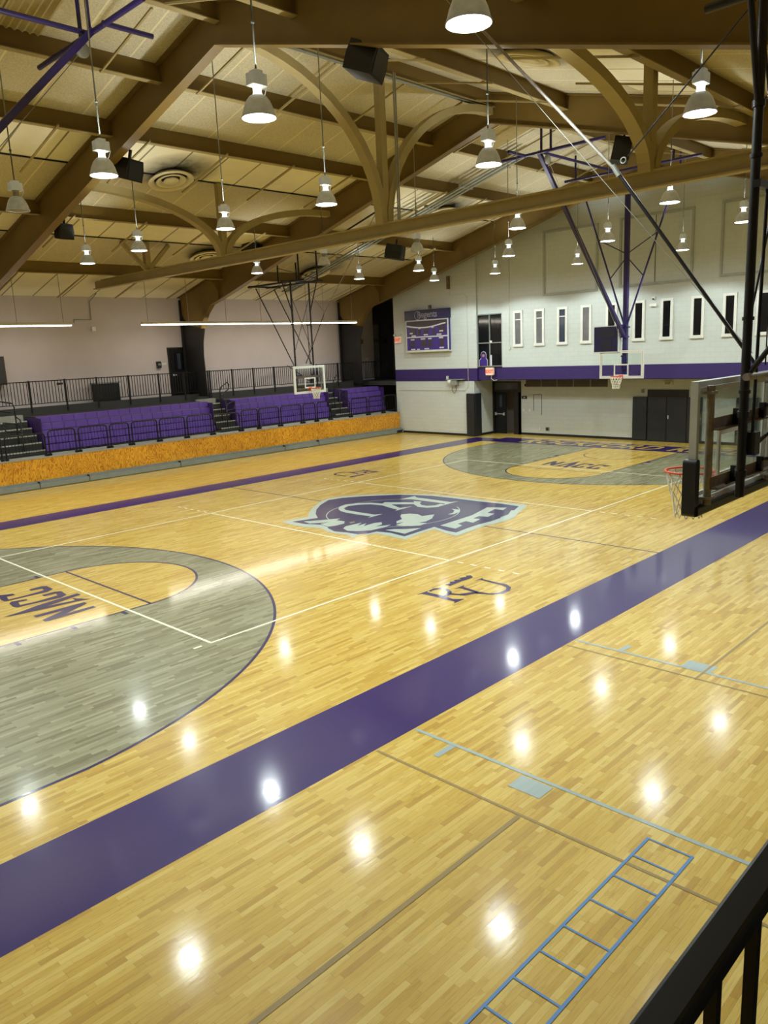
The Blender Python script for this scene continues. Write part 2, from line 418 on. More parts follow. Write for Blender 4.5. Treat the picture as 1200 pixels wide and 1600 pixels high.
# practice lines beside the court
b = MB()
line(b, (-9.09, -8.97), (-9.09, -14.0), .05, v); line(b, (-5.42, -8.97), (-5.42, -14.0), .05, v)
b.flat([(-9.40, -10.52), (-9.14, -10.52), (-9.14, -10.90), (-9.40, -10.90)], v); b.flat([(-9.42, -9.52), (-9.12, -9.52), (-9.12, -9.60), (-9.42, -9.60)], v)
b.flat([(-5.40, -10.60), (-5.14, -10.60), (-5.14, -11.00), (-5.40, -11.00)], v); b.flat([(-5.40, -9.66), (-5.14, -9.66), (-5.14, -9.74), (-5.40, -9.74)], v)
b.build('grey_practice_lines', 'greyline', floor)
b = MB()
line(b, (-9.75, -8.97), (-9.75, -14.0), .035, v); line(b, (-5.68, -8.97), (-5.68, -14.0), .03, v)
line(b, (-9.78, -10.91), (-14, -10.91), .05, v*1.05); line(b, (-5.72, -10.92), (-.5, -10.92), .035, v*1.05)
b.build('tan_practice_lines', 'tanline', floor)
# taped agility ladder (peels off: a thing of its own)
lad = thing('tape_ladder', 'blue tape agility ladder stuck on the bare boards by the balcony rail', 'tape ladder', (-10.8, -12.2, 0))
b = MB(); v = Z0*6
line(b, (-9.30, -12.0), (-13.2, -12.0), .026, v); line(b, (-9.30, -12.41), (-13.2, -12.41), .026, v)
part(b, 'side_tape', 'bluetape', lad)
xs = [-9.31, -9.62, -9.97, -10.36, -10.76, -11.10, -11.44, -11.78, -12.1, -12.45, -12.8]
for x in xs:
    b = MB(); line(b, (x, -12.0), (x-.005, -12.41), .02, v*1.1); part(b, 'rung_tape', 'bluetape', lad)

LOGO_EDGE = [[(-2.539,1.73),(-2.106,1.654),(-1.77,1.576),(-1.365,2.013),(-0.859,2.445),(-0.061,2.996),(0.427,3.164),(0.826,3.058),(1.255,2.759),(1.683,2.348),(2.129,1.751),(2.366,1.312),(2.59,0.781),(2.665,-0.089),(2.694,-0.953),(2.686,-1.72),(2.741,-2.169),(2.759,-2.613),(2.305,-2.802),(1.82,-2.961),(1.276,-3.205),(0.773,-3.281),(0.373,-3.239),(0.055,-3.163),(-0.569,-3.217),(-1.224,-3.264),(-1.15,-2.875),(-0.964,-2.34),(-1.502,-2.345),(-2.175,-2.472),(-2.156,-2.081),(-2.135,-1.745),(-2.106,-1.434),(-2.345,-1.385),(-2.357,-1.19),(-2.588,-1.219),(-2.755,-1.227),(-2.616,-0.955),(-2.678,-0.593),(-2.682,-0.29),(-2.506,0.225),(-2.649,0.665),(-2.659,1.183),(-2.616,1.584)]]
LOGO_FIELD = [[(-2.423,1.471),(-1.701,1.244),(-1.366,1.718),(-0.965,2.141),(-0.433,2.575),(0.229,2.944),(0.716,2.831),(1.26,2.446),(1.775,1.924),(2.029,1.65),(2.233,1.193),(2.412,0.629),(2.457,-0.031),(2.467,-1.126),(2.527,-1.916),(2.482,-2.507),(1.968,-2.706),(1.926,-2.639),(1.449,-2.878),(1.087,-2.909),(0.954,-2.967),(0.506,-2.994),(0.072,-2.947),(-0.432,-2.964),(-0.949,-3.024),(-0.92,-2.684),(-0.765,-2.171),(-1.333,-2.196),(-1.955,-2.232),(-1.873,-1.695),(-1.96,-1.29),(-2.23,-1.269),(-2.441,-1.109),(-2.457,-0.744),(-2.553,-0.369),(-2.413,0.01),(-2.291,0.191),(-2.235,0.531),(-2.408,0.95)]]
LOGO_MARKS = [[(-0.961,0.029),(-0.75,0.114),(-0.783,0.649),(-0.777,1.109),(-0.712,1.398),(-0.536,1.673),(-0.307,1.876),(-0.009,1.952),(0.343,1.814),(0.621,1.497),(0.717,1.102),(0.754,0.777),(0.526,0.214),(0.886,0.076),(0.137,0.042),(0.311,0.127),(0.388,0.5),(0.514,0.905),(0.454,1.33),(0.198,1.615),(-0.109,1.719),(-0.387,1.589),(-0.526,1.376),(-0.547,0.893),(-0.536,0.433),(-0.537,0.203),(-0.341,0.066)],[(0.743,1.127),(0.898,1.179),(1.13,0.798),(1.347,0.408),(1.565,0.392),(1.484,0.252),(1.217,0.154),(0.754,0.777)],[(1.454,1.099),(2.107,1.065),(1.967,0.858),(1.968,0.073),(1.951,-0.481),(2.205,-0.594),(1.505,-0.607),(1.689,-0.485),(1.683,0.094),(1.673,0.842)],[(1.503,0.562),(1.12,0.214),(0.921,-0.109),(0.951,-0.439),(1.2,-0.622),(1.584,-0.607),(1.587,-0.384),(1.345,-0.411),(1.154,-0.263),(1.171,-0.033),(1.342,0.182),(1.547,0.284)],[(-2.231,1.226),(-1.938,1.012),(-1.623,0.791),(-1.394,0.653),(-1.616,0.564),(-1.597,0.268),(-1.784,0.091),(-2.058,0.082),(-2.274,0.164),(-2.235,0.429),(-2.178,0.596),(-1.834,0.558),(-2.046,0.651),(-2.299,0.885)],[(-2.199,-0.316),(-1.996,-0.188),(-1.619,-0.216),(-1.446,-0.226),(-1.768,-0.414),(-1.437,-0.393),(-1.711,-0.575),(-1.3,-0.554),(-1.123,-0.649),(-1.298,-0.836),(-1.59,-0.883),(-1.199,-1.063),(-1.504,-1.137),(-1.96,-1.082),(-2.225,-0.843),(-2.323,-0.602)],[(-0.107,-0.418),(0.084,-0.55),(0.16,-0.785),(0.03,-1.057),(0.383,-1.194),(-0.048,-1.479),(-0.404,-1.582),(-0.64,-1.524),(-0.535,-1.736),(-0.851,-1.772),(-1.034,-1.613),(-1.181,-1.338),(-1.172,-1.205),(-0.788,-1.141),(-1.014,-1.098),(-0.835,-0.914),(-0.538,-0.847),(-0.324,-0.584)],[(-1.715,-1.361),(-1.524,-1.487),(-1.359,-1.738),(-1.048,-1.977),(-1.742,-2.049)],[(-0.571,-2.202),(0.835,-2.131),(1.9,-1.845),(2.147,-2.335),(1.808,-2.45),(1.817,-2.167),(1.294,-2.296),(1.313,-2.524),(0.897,-2.61),(0.857,-2.358),(0.54,-2.398),(0.586,-2.602),(0.13,-2.714),(0.184,-2.443),(-0.168,-2.453),(-0.264,-2.674),(-0.633,-2.751)],[(0.557,-1.525),(0.836,-1.483),(1.072,-1.333),(1.216,-1.111),(1.232,-1.379),(0.986,-1.576),(0.698,-1.636)]]
LOGO_SPOT = [[(-1.616,0.088),(-1.453,0.046),(-1.52,-0.06),(-1.685,-0.062)]]
MONOGRAM = [[(-5.197,-5.508),(-4.884,-5.527),(-4.965,-5.574),(-4.949,-5.916),(-4.987,-6.21),(-4.862,-6.38),(-5.181,-6.38),(-5.087,-6.331),(-5.08,-6.026),(-5.085,-5.707),(-5.098,-5.56)],[(-4.884,-5.527),(-4.712,-5.516),(-4.581,-5.609),(-4.582,-5.782),(-4.688,-5.941),(-4.833,-6.016),(-5.02,-6.017),(-5.002,-5.96),(-4.844,-5.93),(-4.725,-5.866),(-4.65,-5.738),(-4.68,-5.634),(-4.813,-5.588),(-4.904,-5.609)],[(-4.757,-5.954),(-4.688,-6.119),(-4.405,-6.281),(-4.44,-6.375),(-4.708,-6.245),(-4.829,-5.998)],[(-4.521,-5.854),(-4.211,-5.853),(-4.307,-5.911),(-4.373,-6.311),(-4.342,-6.556),(-4.191,-6.657),(-3.982,-6.655),(-3.871,-6.587),(-3.808,-6.448),(-3.79,-6.204),(-3.749,-5.879),(-3.914,-5.848),(-3.615,-5.849),(-3.69,-5.894),(-3.713,-6.258),(-3.702,-6.467),(-3.802,-6.644),(-3.991,-6.751),(-4.21,-6.749),(-4.373,-6.632),(-4.48,-6.392),(-4.436,-6.141),(-4.406,-5.9)],[(-4.405,-5.535),(-4.272,-5.562),(-4.204,-5.486),(-4.129,-5.563),(-4.073,-5.482),(-3.93,-5.573),(-3.914,-5.472),(-3.751,-5.549),(-3.708,-5.485),(-3.628,-5.555),(-3.7,-5.675),(-3.844,-5.679),(-4.028,-5.65),(-4.409,-5.669)]]
KEY_LETTERS = [[(-10.262,-1.066),(-10.267,-1.186),(-10.197,-1.219),(-9.296,-1.173),(-9.302,-1.049),(-9.827,-1.069),(-9.299,-0.803),(-9.302,-0.679),(-10.27,-0.694),(-10.273,-0.834),(-9.758,-0.844)],[(-10.65,-0.303),(-10.305,-0.24),(-9.936,-0.112),(-9.124,-0.004),(-9.115,-0.154),(-9.852,-0.318),(-9.359,-0.421),(-9.334,-0.235),(-9.127,-0.587),(-9.276,-0.534),(-10.026,-0.445),(-10.534,-0.357)],[(-9.62,0.489),(-9.36,0.497),(-9.258,0.413),(-9.299,0.079),(-9.441,-0.001),(-10.259,0.08),(-10.287,0.21),(-10.255,0.462),(-10.179,0.558),(-9.925,0.478),(-9.939,0.382),(-10.107,0.409),(-10.16,0.19),(-9.877,0.15),(-9.429,0.2),(-9.4,0.345),(-9.625,0.358)],[(-9.63,1.097),(-9.372,1.125),(-9.286,1.057),(-9.294,0.722),(-9.45,0.61),(-10.254,0.677),(-10.269,0.811),(-10.225,1.084),(-10.197,1.228),(-9.954,1.083),(-9.949,0.965),(-10.113,0.967),(-10.163,0.748),(-9.838,0.739),(-9.45,0.792),(-9.426,0.933),(-9.633,0.975)]]
# painted centre logo, monograms and lettering, outlines in metres on the floor
def rot(ps): return [(-x, -y) for x, y in ps]
for nm, polys, m, z in (('logo_outline', LOGO_EDGE, 'silver', 6), ('logo_field', LOGO_FIELD, 'purple_ink', 7), ('logo_figure', LOGO_MARKS, 'silver', 8), ('logo_accent', LOGO_SPOT, 'tanline', 8.5)):
    b = MB()
    for i, p in enumerate(polys): b.flat(p, Z0*(z+.09*i))
    b.build(nm, m, floor)
b = MB(); strip(b, arc(0, 0, 1.87, 20, 160, 40), arc(0, 0, 1.845, 20, 160, 40), Z0*7.5); strip(b, arc(0, 0, 1.87, 215, 325, 40), arc(0, 0, 1.845, 215, 325, 40), Z0*7.5); b.build('logo_ring', 'silver', floor)
for f, k in ((lambda p: p, 'near'), (rot, 'far')):
    b = MB()
    for p in MONOGRAM: b.flat(f(p), Z0*5)
    b.build('court_monogram', 'purple_ink', floor)['label'] = 'purple RU monogram with a small crown, %s side of the court' % k
    b = MB()
    for p in KEY_LETTERS: b.flat(f(p), Z0*5)
    b.build('key_lettering', 'purple_ink', floor)['label'] = 'purple slanted letters NACC painted in the key'
for s in (1, -1):
    text('ROCKFORD REGENTS', 'baseline_lettering', 'maple', floor, (s*(BL+.84), s*-.15, Z0*3), (0, -s, 0), (s, 0, 0), 1.62, .045, .25, spacing=1.12, fitw=12.3)


# ------------------------------------------------------------------ roof
ceil = MB()
ceil.add([(XB, 0, ZR+.25), (19.2, 0, ZR+.25), (19.2, YF+.3, roof(YF)+.2), (XB, YF+.3, roof(YF)+.2), (19.2, YN-.3, roof(YF)+.2), (XB, YN-.3, roof(YF)+.2)], [(3, 2, 1, 0), (0, 1, 4, 5)])
ceil = struct(ceil, 'ceiling', 'fibre', 'pitched roof deck of cream and tan boards on steel purlins', 'ceiling')
rows = [(0, 2.4, 'fibre'), (2.4, 4.9, 'fibre'), (4.9, 7.25, 'cream'), (7.25, 9.7, 'fibre'), (9.7, 11.95, 'cream'), (11.95, 14.35, 'fibre'), (14.35, 18.2, 'cream')]
for s in (1, -1):
    for y0, y1, m in rows:
        b = MB(); b.add([(XB, s*y0, roof(y0)), (19.2, s*y0, roof(y0)), (19.2, s*y1, roof(y1)), (XB, s*y1, roof(y1))], [(0, 1, 2, 3)])
        b.build('roof_panel_row', m, ceil)
    b = MB()
    for y in (7.25, 11.95): b.box(XB, s*y-.035, roof(y)-.03, 19, s*y+.035, roof(y)-.005)
    b.build('panel_joint', 'black', ceil)
for y in (0, 2.38, 4.9, 9.7, 14.35, -2.45, -7.55, -12.4):
    z = roof(y); b = MB()
    x0, x1 = XB, 15.7
    b.box(x0, y-.012, z-.395, x1, y+.012, z); pu = b.build('purlin', 'beam', ceil)
    MB().box(x0, y-.09, z-.415, x1, y+.09, z-.395).build('purlin_flange', 'beam_lt', pu)  # lighter tan stands for light falling on the flange from below
for k in range(-7, 6):
    for s in (1, -1):
        for y0, y1 in (((0.1, 2.4), (4.7, 7.2), (9.45, 12.0), (14.3, 16.8)) if s > 0 else ((.4, 2.75), (5.0, 7.7), (9.9, 12.4))):
            x = 1.2+2.44*k; MB().bar((x, s*y0, roof(y0)-.44), (x, s*y1, roof(y1)-.44), .045, .04).build('mounting_channel', 'beam_lt', ceil)
for s, y in ((1, 1.1),):
    for (xa, xb_) in ((-11.8, -7.4), (5.6, 8.3)):
        b = MB(); n = 28
        for k in range(n):
            x = xa+(xb_-xa)*k/n; w = (xb_-xa)/n
            b.add([(x, .05, roof(.05)-.03), (x+w*.5, .05, roof(.05)-.09), (x+w, .05, roof(.05)-.03), (x, 2.3, roof(2.3)-.03), (x+w*.5, 2.3, roof(2.3)-.09), (x+w, 2.3, roof(2.3)-.03)], [(0, 1, 4, 3), (1, 2, 5, 4)])
        b.build('corrugated_sheet', 'corr', ceil)

# rigid frames
bot = [(0, 10.86), (6.5, 9.09), (11.0, 7.86), (14.6, 6.88), (15.25, 6.74), (15.75, 6.35), (16.15, 5.75), (16.35, 5.2), (16.42, 4.6), (16.4, 4.0), (16.35, 2.7)]
def roof_frame(xc, label):
    g = thing('roof_frame', label, 'roof frame', (xc, 0, 0), 'rigid steel frames carrying the roof')
    for s in (1, -1):
        up = [(0, roof(0)-.02)]+[(y, roof(y)-.02) for y in (6.5, 11, 14.6, 17.9)]
        # brown web
        web = [(y*s, z) for y, z in bot[:7]]+[(17.35*s, 5.95), (17.85*s, 6.5), (17.85*s, roof(17.85)-.02), (0, roof(0)-.02)]
        part(MB().prism(web, 0, xc-.012, xc+.012), 'rafter_web', 'beam', g)
        b = MB()
        for (a, c) in zip(bot[:6], bot[1:7]): b.bar((xc, a[0]*s, a[1]), (xc, c[0]*s, c[1]), .25, .03)
        part(b, 'bottom_flange', 'beam', g)
        part(MB().bar((xc, 0, roof(0)-.03), (xc, 17.9*s, roof(17.9)-.03), .25, .03), 'top_flange', 'beam', g)
        zb = 2.7 if s > 0 else 2.7
        colw = [(y*s, z) for y, z in bot[6:]]+[(17.8*s, zb), (17.8*s, 6.45), (17.35*s, 5.95)]
        part(MB().prism(colw, 0, xc-.012, xc+.012), 'column_web', 'black', g)
        b = MB()
        for (a, c) in zip(bot[6:-1], bot[7:]): b.bar((xc, a[0]*s, a[1]), (xc, c[0]*s, c[1]), .25, .035)
        b.box(xc-.125, 17.78*s, zb, xc+.125, 17.82*s, 7.1)
        part(b, 'column_flange', 'black', g)
        part(MB().prism([(14.7*s, 6.9), (14.7*s, roof(14.7)-.42), (14.62*s, roof(14.7)-.42), (14.62*s, 6.9)], 0, xc-.12, xc+.12), 'stiffener', 'beam', g)
        # gusset beside the purlin seat
        part(MB().prism([(xc-.45, roof(14.35)-.42), (xc-.02, roof(14.35)-.42), (xc-.02, 7.15)], 1, 14.6*s, 14.63*s), 'gusset', 'beam', g)
    return g
roof_frame(-4.65, 'brown steel roof frame nearest the camera, crossing the top of the view')
roof_frame(4.97, 'brown steel roof frame in the middle, black column left of the black side door')
roof_frame(14.95, 'brown steel roof frame against the scoreboard wall')

# trussed bow beam between the first two frames
t = thing('roof_truss', 'tan tied truss beam with curved struts hung between the first two roof frames', 'truss', (.15, 0, 7.4))
b = MB()
zc0, zc1 = 7.36, 7.66
b.box(.14, -16.3, zc0, .16, 16.3, zc1); b.box(.04, -16.3, zc0-.02, .26, 16.3, zc0+.015); b.box(.04, -15.6, zc1-.015, .26, 15.6, zc1+.02)
part(b, 'bottom_chord', 'beam_lt', t)
for y in (0, 7.25, -7.25, 12.1, -12.1):
    part(MB().box(.05, y-.10, zc1, .25, y+.10, roof(y)-.02), 'post', 'beam_lt', t)
def qarc(x0, z0, x1, z1, y, n=14):
    pts = []
    for k in range(n+1):
        a = PI/2*k/n
        pts.append((x1+(x0-x1)*math.cos(a), y, z0+(z1-z0)*math.sin(a)))
    return pts
for y in (0, 7.25, -7.25):
    zt = roof(y)-.55
    for x1 in (-4.5, 4.8):
        s = -1 if x1 < 0 else 1
        b = MB(); b.tube(qarc(.15+s*.1, zc1-.02, x1, zt, y), 0, rect=(.13, .1)); part(b, 'curved_strut', 'beam_lt', t)
for s in (1, -1):
    for d in (-1, 1): part(MB().bar((.15, 12.1*s, zc1), (.15+d*.95, 12.1*s, roof(12.1)-.05), .13, .13), 'short_strut', 'beam_lt', t)

# ------------------------------------------------------------------ walls
def wallbox(name, x0, y0, z0, x1, y1, z1, m, label, cat='wall'): return struct(MB().box(x0, y0, z0, x1, y1, z1), name, m, label, cat)
ZT = 12.2
lw = MB().prism([(XB, 2.7), (19.2, 2.7), (19.2, 7.3), (XB, 7.3)], 1, 18.0, 18.2)
struct(lw, 'wall_left', 'wallw', 'pale wall behind the upper deck over the bleachers', 'wall')
struct(MB().box(XB, -18.2, 0, 19.2, -18.0, 7.3), 'wall_right', 'wallw', 'pale wall behind the near balcony', 'wall')
struct(MB().prism([(-18, 0), (18, 0), (18, 7.25), (0, 11.75), (-18, 7.25)], 0, XB-.2, XB), 'wall_back', 'wallw', 'wall at the camera end of the gym', 'wall')
# end wall: profile following the roof, front face x = 15.75
XE = 15.75
def gable(y0, y1, z0, x0, x1, mb):
    ys = [y0]+([0] if y0 < 0 < y1 else [])+[y1]
    mb.prism([(y0, z0), (y1, z0)]+[(y, roof(y)-.005) for y in reversed(ys)], 0, x0, x1)
b = MB()
gable(9.0, 14.5, 3.36, XE, XE+.35, b)                       # over the scoreboard
gable(7.5, 9.0, 5.9, XE+.12, XE+.35, b)                     # blank panel over the corner window
gable(-18, 7.5, 3.38, XE, XE+.35, b)
b.box(XE+.12, 7.5, 3.36, XE+.35, 9.0, 3.46)
b.box(XE, 9.2, .10, XE+.35, 14.5, 2.74)                      # lower block face
b.box(XE+.35, 9.2, .10, 17.3, 9.4, 2.74)                     # its side wall
struct(b, 'wall_far', 'wall', 'white block end wall with slit windows and purple band', 'wall')
b = MB(); b.box(XE-.01, 9.0, 2.74, XE+.3, 14.5, 3.36); b.box(XE+.1, 7.5, 2.78, XE+.3, 9.0, 3.4); b.box(XE-.01, -18, 2.80, XE+.3, 7.5, 3.38); b.box(XE+.3, -18, 2.76, 17.3, 9.2, 2.82)
b.build('purple_band', 'bandp', D.objects['wall_far'])
b = MB(); b.box(17.3, -18, .1, 17.5, 7.55, 2.8); b.box(17.3, 7.55, 2.6, 17.5, 9.2, 2.8)
struct(b, 'wall_recess', 'wall', 'white block wall set back under the end wall overhang', 'wall')
for n, (x0, y0, x1, y1) in enumerate(((XE-.015, 9.2, XE, 14.5), (XE, 9.185, 17.3, 9.2), (17.285, -18, 17.3, 7.55))):
    struct(MB().box(x0, y0, 0, x1, y1, .11), 'baseboard_'+('front', 'side', 'recess')[n], 'black')
# conduit lines and small fixtures on the block wall
b = MB()
b.tube([(XE-.02, 10.62, 7.3), (XE-.02, 10.62, 6.9), (XE-.02, 9.75, 6.95), (XE-.02, 9.55, 6.8), (XE-.02, 9.55, 2.5), (XE-.02, 9.75, 2.28), (XE-.02, 14.3, 2.28)], .012, 6)
b.build('wall_conduit', 'offwhite', D.objects['wall_far'])
b = MB().tube([(XE-.02, 7.05, 9.3), (XE-.02, 7.05, 4.3)], .012, 6); b.box(XE-.05, 7.0, 4.2, XE, 7.1, 4.3); b.build('wall_conduit', 'offwhite', D.objects['wall_far'])
# slit windows
for n, y in enumerate((6.57, 5.41, 4.22, 3.04, 1.84, .62, -.57, -1.82, -3.05, -4.28, -5.5)):
    z0, z1 = 4.34+.006*n, 5.94+.005*n
    f = MB(); o, i = .26, .155
    f.box(XE-.05, y-o, z0, XE+.02, y-i, z1); f.box(XE-.05, y+i, z0, XE+.02, y+o, z1); f.box(XE-.05, y-i, z1-.1, XE+.02, y+i, z1); f.box(XE-.06, y-o-.02, z0-.03, XE+.02, y+o+.02, z0+.09)
    w = struct(f, 'window_%d' % (n+1), 'white', 'white framed slit window, %s from the left in the end wall row' % ORD[n], 'window')
    g = MB().box(XE-.012, y-i, z0+.09, XE+.0, y+i, z1-.1); g.build('pane', 'slitlite' if n in (0, 1, 3) else ('bluegrey' if n == 2 else 'dark'), w)
    if n in (0, 1, 2): MB().box(XE-.016, y-i, z1-.42, XE-.01, y+i, z1-.38).build('mullion', 'white', w)
# corner window of four panes
f = MB(); x = XE+.02
for yy in (7.5, 8.22, 8.94): f.box(x, yy, 3.42, x+.1, yy+.05, 5.9)
for zz in (3.42, 4.52, 5.86): f.box(x-.01, 7.5, zz, x+.1, 9.0, zz+.05)
w = struct(f, 'window_12', 'grey', 'dark four pane window above the exit sign', 'window')
for y0 in (7.55, 8.27):
    for z0, z1 in ((3.47, 4.52), (4.57, 5.86)): MB().box(x+.05, y0, z0, x+.06, y0+.67, z1).build('pane', 'dark', w)
# framed blank panels high on the end wall
for n, (y0, y1, z0, z1, mid) in enumerate(((2.51, 5.2, 6.5, 9.24, 0), (-1.57, 1.53, 6.55, 9.3, 1), (-5.7, -2.6, 6.6, 9.33, 1))):
    f = MB()
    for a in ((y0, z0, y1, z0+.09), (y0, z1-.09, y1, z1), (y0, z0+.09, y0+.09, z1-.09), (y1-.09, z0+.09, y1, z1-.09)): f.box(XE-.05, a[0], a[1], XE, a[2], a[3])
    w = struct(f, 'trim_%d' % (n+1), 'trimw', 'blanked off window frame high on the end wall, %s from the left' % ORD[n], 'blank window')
    if mid: MB().box(XE-.01, (y0+y1)/2-.015, z0+.09, XE, (y0+y1)/2+.015, z1-.09).build('joint', 'brown', w)

# grey grilles under the soffit
for k in range(5):
    y1 = 7.2-k*.885
    g = struct(MB().box(17.27, y1-.84, 2.36, 17.3, y1, 2.7), 'trim_%d' % (k+4), 'brown', 'brown vent grille under the soffit, %s from the left' % ORD[k], 'vent grille')
    b = MB()
    for q in range(6): b.box(17.262, y1-.82, 2.4+q*.05, 17.27, y1-.02, 2.41+q*.05)
    b.build('slat', 'black', g)
# doorway and black door, left
d = MB(); d.box(17.24, 9.1, 0, 17.4, 9.2, 2.62); d.box(17.24, 7.5, 0, 17.4, 7.62, 2.62); d.box(17.24, 7.62, 2.1, 17.4, 9.1, 2.2); d.box(17.24, 7.62, 2.56, 17.4, 9.1, 2.62)
d.box(17.24, 7.5, 0, 17.4, 7.9, 2.1)
d = struct(d, 'door_1', 'black', 'black double doorway in the recessed wall with one leaf open', 'door')
MB().box(17.3, 7.62, 2.2, 17.32, 9.1, 2.56).build('transom_pane', 'greyglass', d)
lf = MB().box(17.3, 8.42, .02, 17.36, 9.1, 2.08).build('door_leaf', 'blackrail', d)
MB().box(17.29, 8.65, 1.35, 17.3, 8.8, 1.95).build('glazing', 'bluegrey', lf)
h = MB(); h.tube([(17.22, 8.5, 1.0), (17.22, 9.02, 1.0)], .018, 6); h.box(17.22, 8.48, .93, 17.3, 8.54, 1.07); h.box(17.22, 8.98, .93, 17.3, 9.04, 1.07); h.build('push_bar', 'alu', lf)
struct(MB().box(18.6, 6.9, 0, 18.7, 9.6, 2.7).box(17.5, 9.2, 0, 18.6, 9.3, 2.7).box(17.5, 7.3, 0, 18.6, 7.4, 2.7).box(17.5, 7.3, 2.6, 18.6, 9.2, 2.65), 'wall_corridor', 'wallw', 'dim corridor seen through the open black doorway', 'wall')
o = thing('alarm_box', 'pale alarm box on the corridor wall inside the black doorway', 'alarm box', (18.55, 8.25, 1.75))
part(MB().box(18.5, 8.05, 1.55, 18.6, 8.45, 2.0), 'casing', 'offwhite', o); part(MB().box(18.48, 8.15, 1.65, 18.5, 8.35, 1.9), 'dark_face', 'black', o)
b = struct(MB().box(18.56, 7.5, .25, 18.6, 8.35, 1.2), 'trim_9', 'grey', 'grey lower panel inside the corridor', 'wall panel')
# double door, right
d = MB(); d.box(17.26, -.92, 0, 17.3, .9, 2.24)
d = struct(d, 'door_2', 'black', 'black double door between wall pads under the overhang', 'door')
for y0, y1 in ((.03, .84), (-.86, -.03)): MB().box(17.235, y0, .03, 17.26, y1, 1.95).build('door_leaf', 'pad', d)
MB().box(17.22, -.09, 1.0, 17.235, -.05, 1.16).build('lock_plate', 'alu', d)
for n, (y0, y1) in enumerate(((.9, 1.55), (-1.52, -.92), (-5.6, -2.9))):
    o = tag(MB().bevbox(17.2, y0, .06, 17.3, y1, 1.93, .03, 0).build('wall_pad', 'pad'), ('black wall pad left of the black double door', 'black wall pad right of the black double door', 'wide black wall pad seen through the near glass backboard')[n], 'wall pad', 'black wall pads')
o = thing('corner_pad', 'tall black corner pad on the white block at the doorway', 'wall pad', (15.7, 9.3, 0), 'black wall pads')
part(MB().bevbox(15.62, 9.14, .03, 15.73, 9.62, 2.13, .03, 0), 'front_pad', 'pad', o); part(MB().bevbox(15.66, 9.08, .03, 16.15, 9.18, 2.13, .03, 1), 'side_pad', 'pad', o)
# small wall fixtures
def wallthing(name, label, cat, x, y, z, w, h, m, dep=.06, extra=None):
    o = thing(name, label, cat, (x, y, z)); part(MB().bevbox(x-dep, y-w/2, z-h/2, x, y+w/2, z+h/2, min(w, h)*.12, 0), 'casing', m, o)
    return o
o = wallthing('exit_sign', 'lit exit sign with twin lamp heads left of the scoreboard', 'exit sign', XE, 14.2, 4.92, .42, .34, 'exitface', .09)
text('EXIT', 'lettering', 'exitred', o, (XE-.095, 14.2, 4.91), (0, -1, 0), (0, 0, 1), .20, .008)
for s in (-1, 1):
    b = MB().lathe([(.0, 0), (.07, 0), (.07, .05), (.03, .12), (0, .12)], 10, (XE-.08, 14.2+s*.2, 5.12)); part(b, 'lamp_head', 'offwhite', o)
o = wallthing('exit_sign', 'lit exit sign on the purple band over the black doorway', 'exit sign', XE-.02, 8.18, 3.2, .46, .36, 'exitface', .1)
text('EXIT', 'lettering', 'exitred', o, (XE-.125, 8.18, 3.19), (0, -1, 0), (0, 0, 1), .22, .008)
part(MB().tube([(XE-.05, 8.1, 3.0), (XE-.08, 8.1, 2.85), (XE-.05, 7.95, 2.76), (XE-.03, 7.8, 2.78)], .015, 6), 'cable', 'offwhite', o)
o = wallthing('exit_sign', 'small pale exit sign under the soffit near the double door', 'exit sign', 17.3, -.02, 2.52, .42, .16, 'offwhite', .07)
text('EXIT', 'lettering', 'brown', o, (17.22, -.02, 2.515), (0, -1, 0), (0, 0, 1), .12, .004)
o = wallthing('wall_speaker_plate', 'small grey plate on the wall above the pad by the double door', 'wall plate', 17.3, 1.13, 2.18, .14, .16, 'grey', .03)
o = wallthing('door_number_plate', 'small black name plate right of the black doorway', 'sign', 17.3, 7.3, 1.84, .30, .14, 'black', .02)
for y in (7.27, 7.33): part(MB().box(17.275, y-.02, 1.81, 17.28, y+.02, 1.86), 'character', 'plate', o)
o = wallthing('notice_sign', 'small square notice sign high beside the black doorway', 'sign', 17.3, 7.22, 2.44, .24, .24, 'offwhite', .02)
part(MB().box(17.275, 7.16, 2.38, 17.28, 7.28, 2.5), 'pictogram', 'purple_ink', o)
for n, y in enumerate((7.36, 6.98)): wallthing('wall_outlet', 'white wall plate by the corridor opening, %s of two' % ('left', 'right')[n], 'wall plate', 17.3, y, 1.22, .10, .13, 'white', .02)
wallthing('wall_outlet', 'white low wall plate below the grilles', 'wall plate', 17.3, 6.42, .33, .10, .13, 'white', .02)
o = wallthing('socket_box', 'grey low socket box beside the white plate', 'wall plate', 17.3, 5.98, .33, .2, .18, 'grey', .03)
part(MB().box(17.262, 5.92, .27, 17.27, 6.04, .39), 'dark_socket', 'black', o)
o = thing('access_hatch', 'flush painted hatch outline in the recessed white wall', 'hatch', (17.3, 6.5, 1.4))
b = MB()
for a in ((6.3, 1.98, 6.78, 2.0), (6.76, 1.2, 6.78, 2.0), (6.3, 1.0, 6.32, 2.0)): b.box(17.285, a[0], a[1], 17.3, a[2], a[3])
part(b, 'outline', 'brown', o)
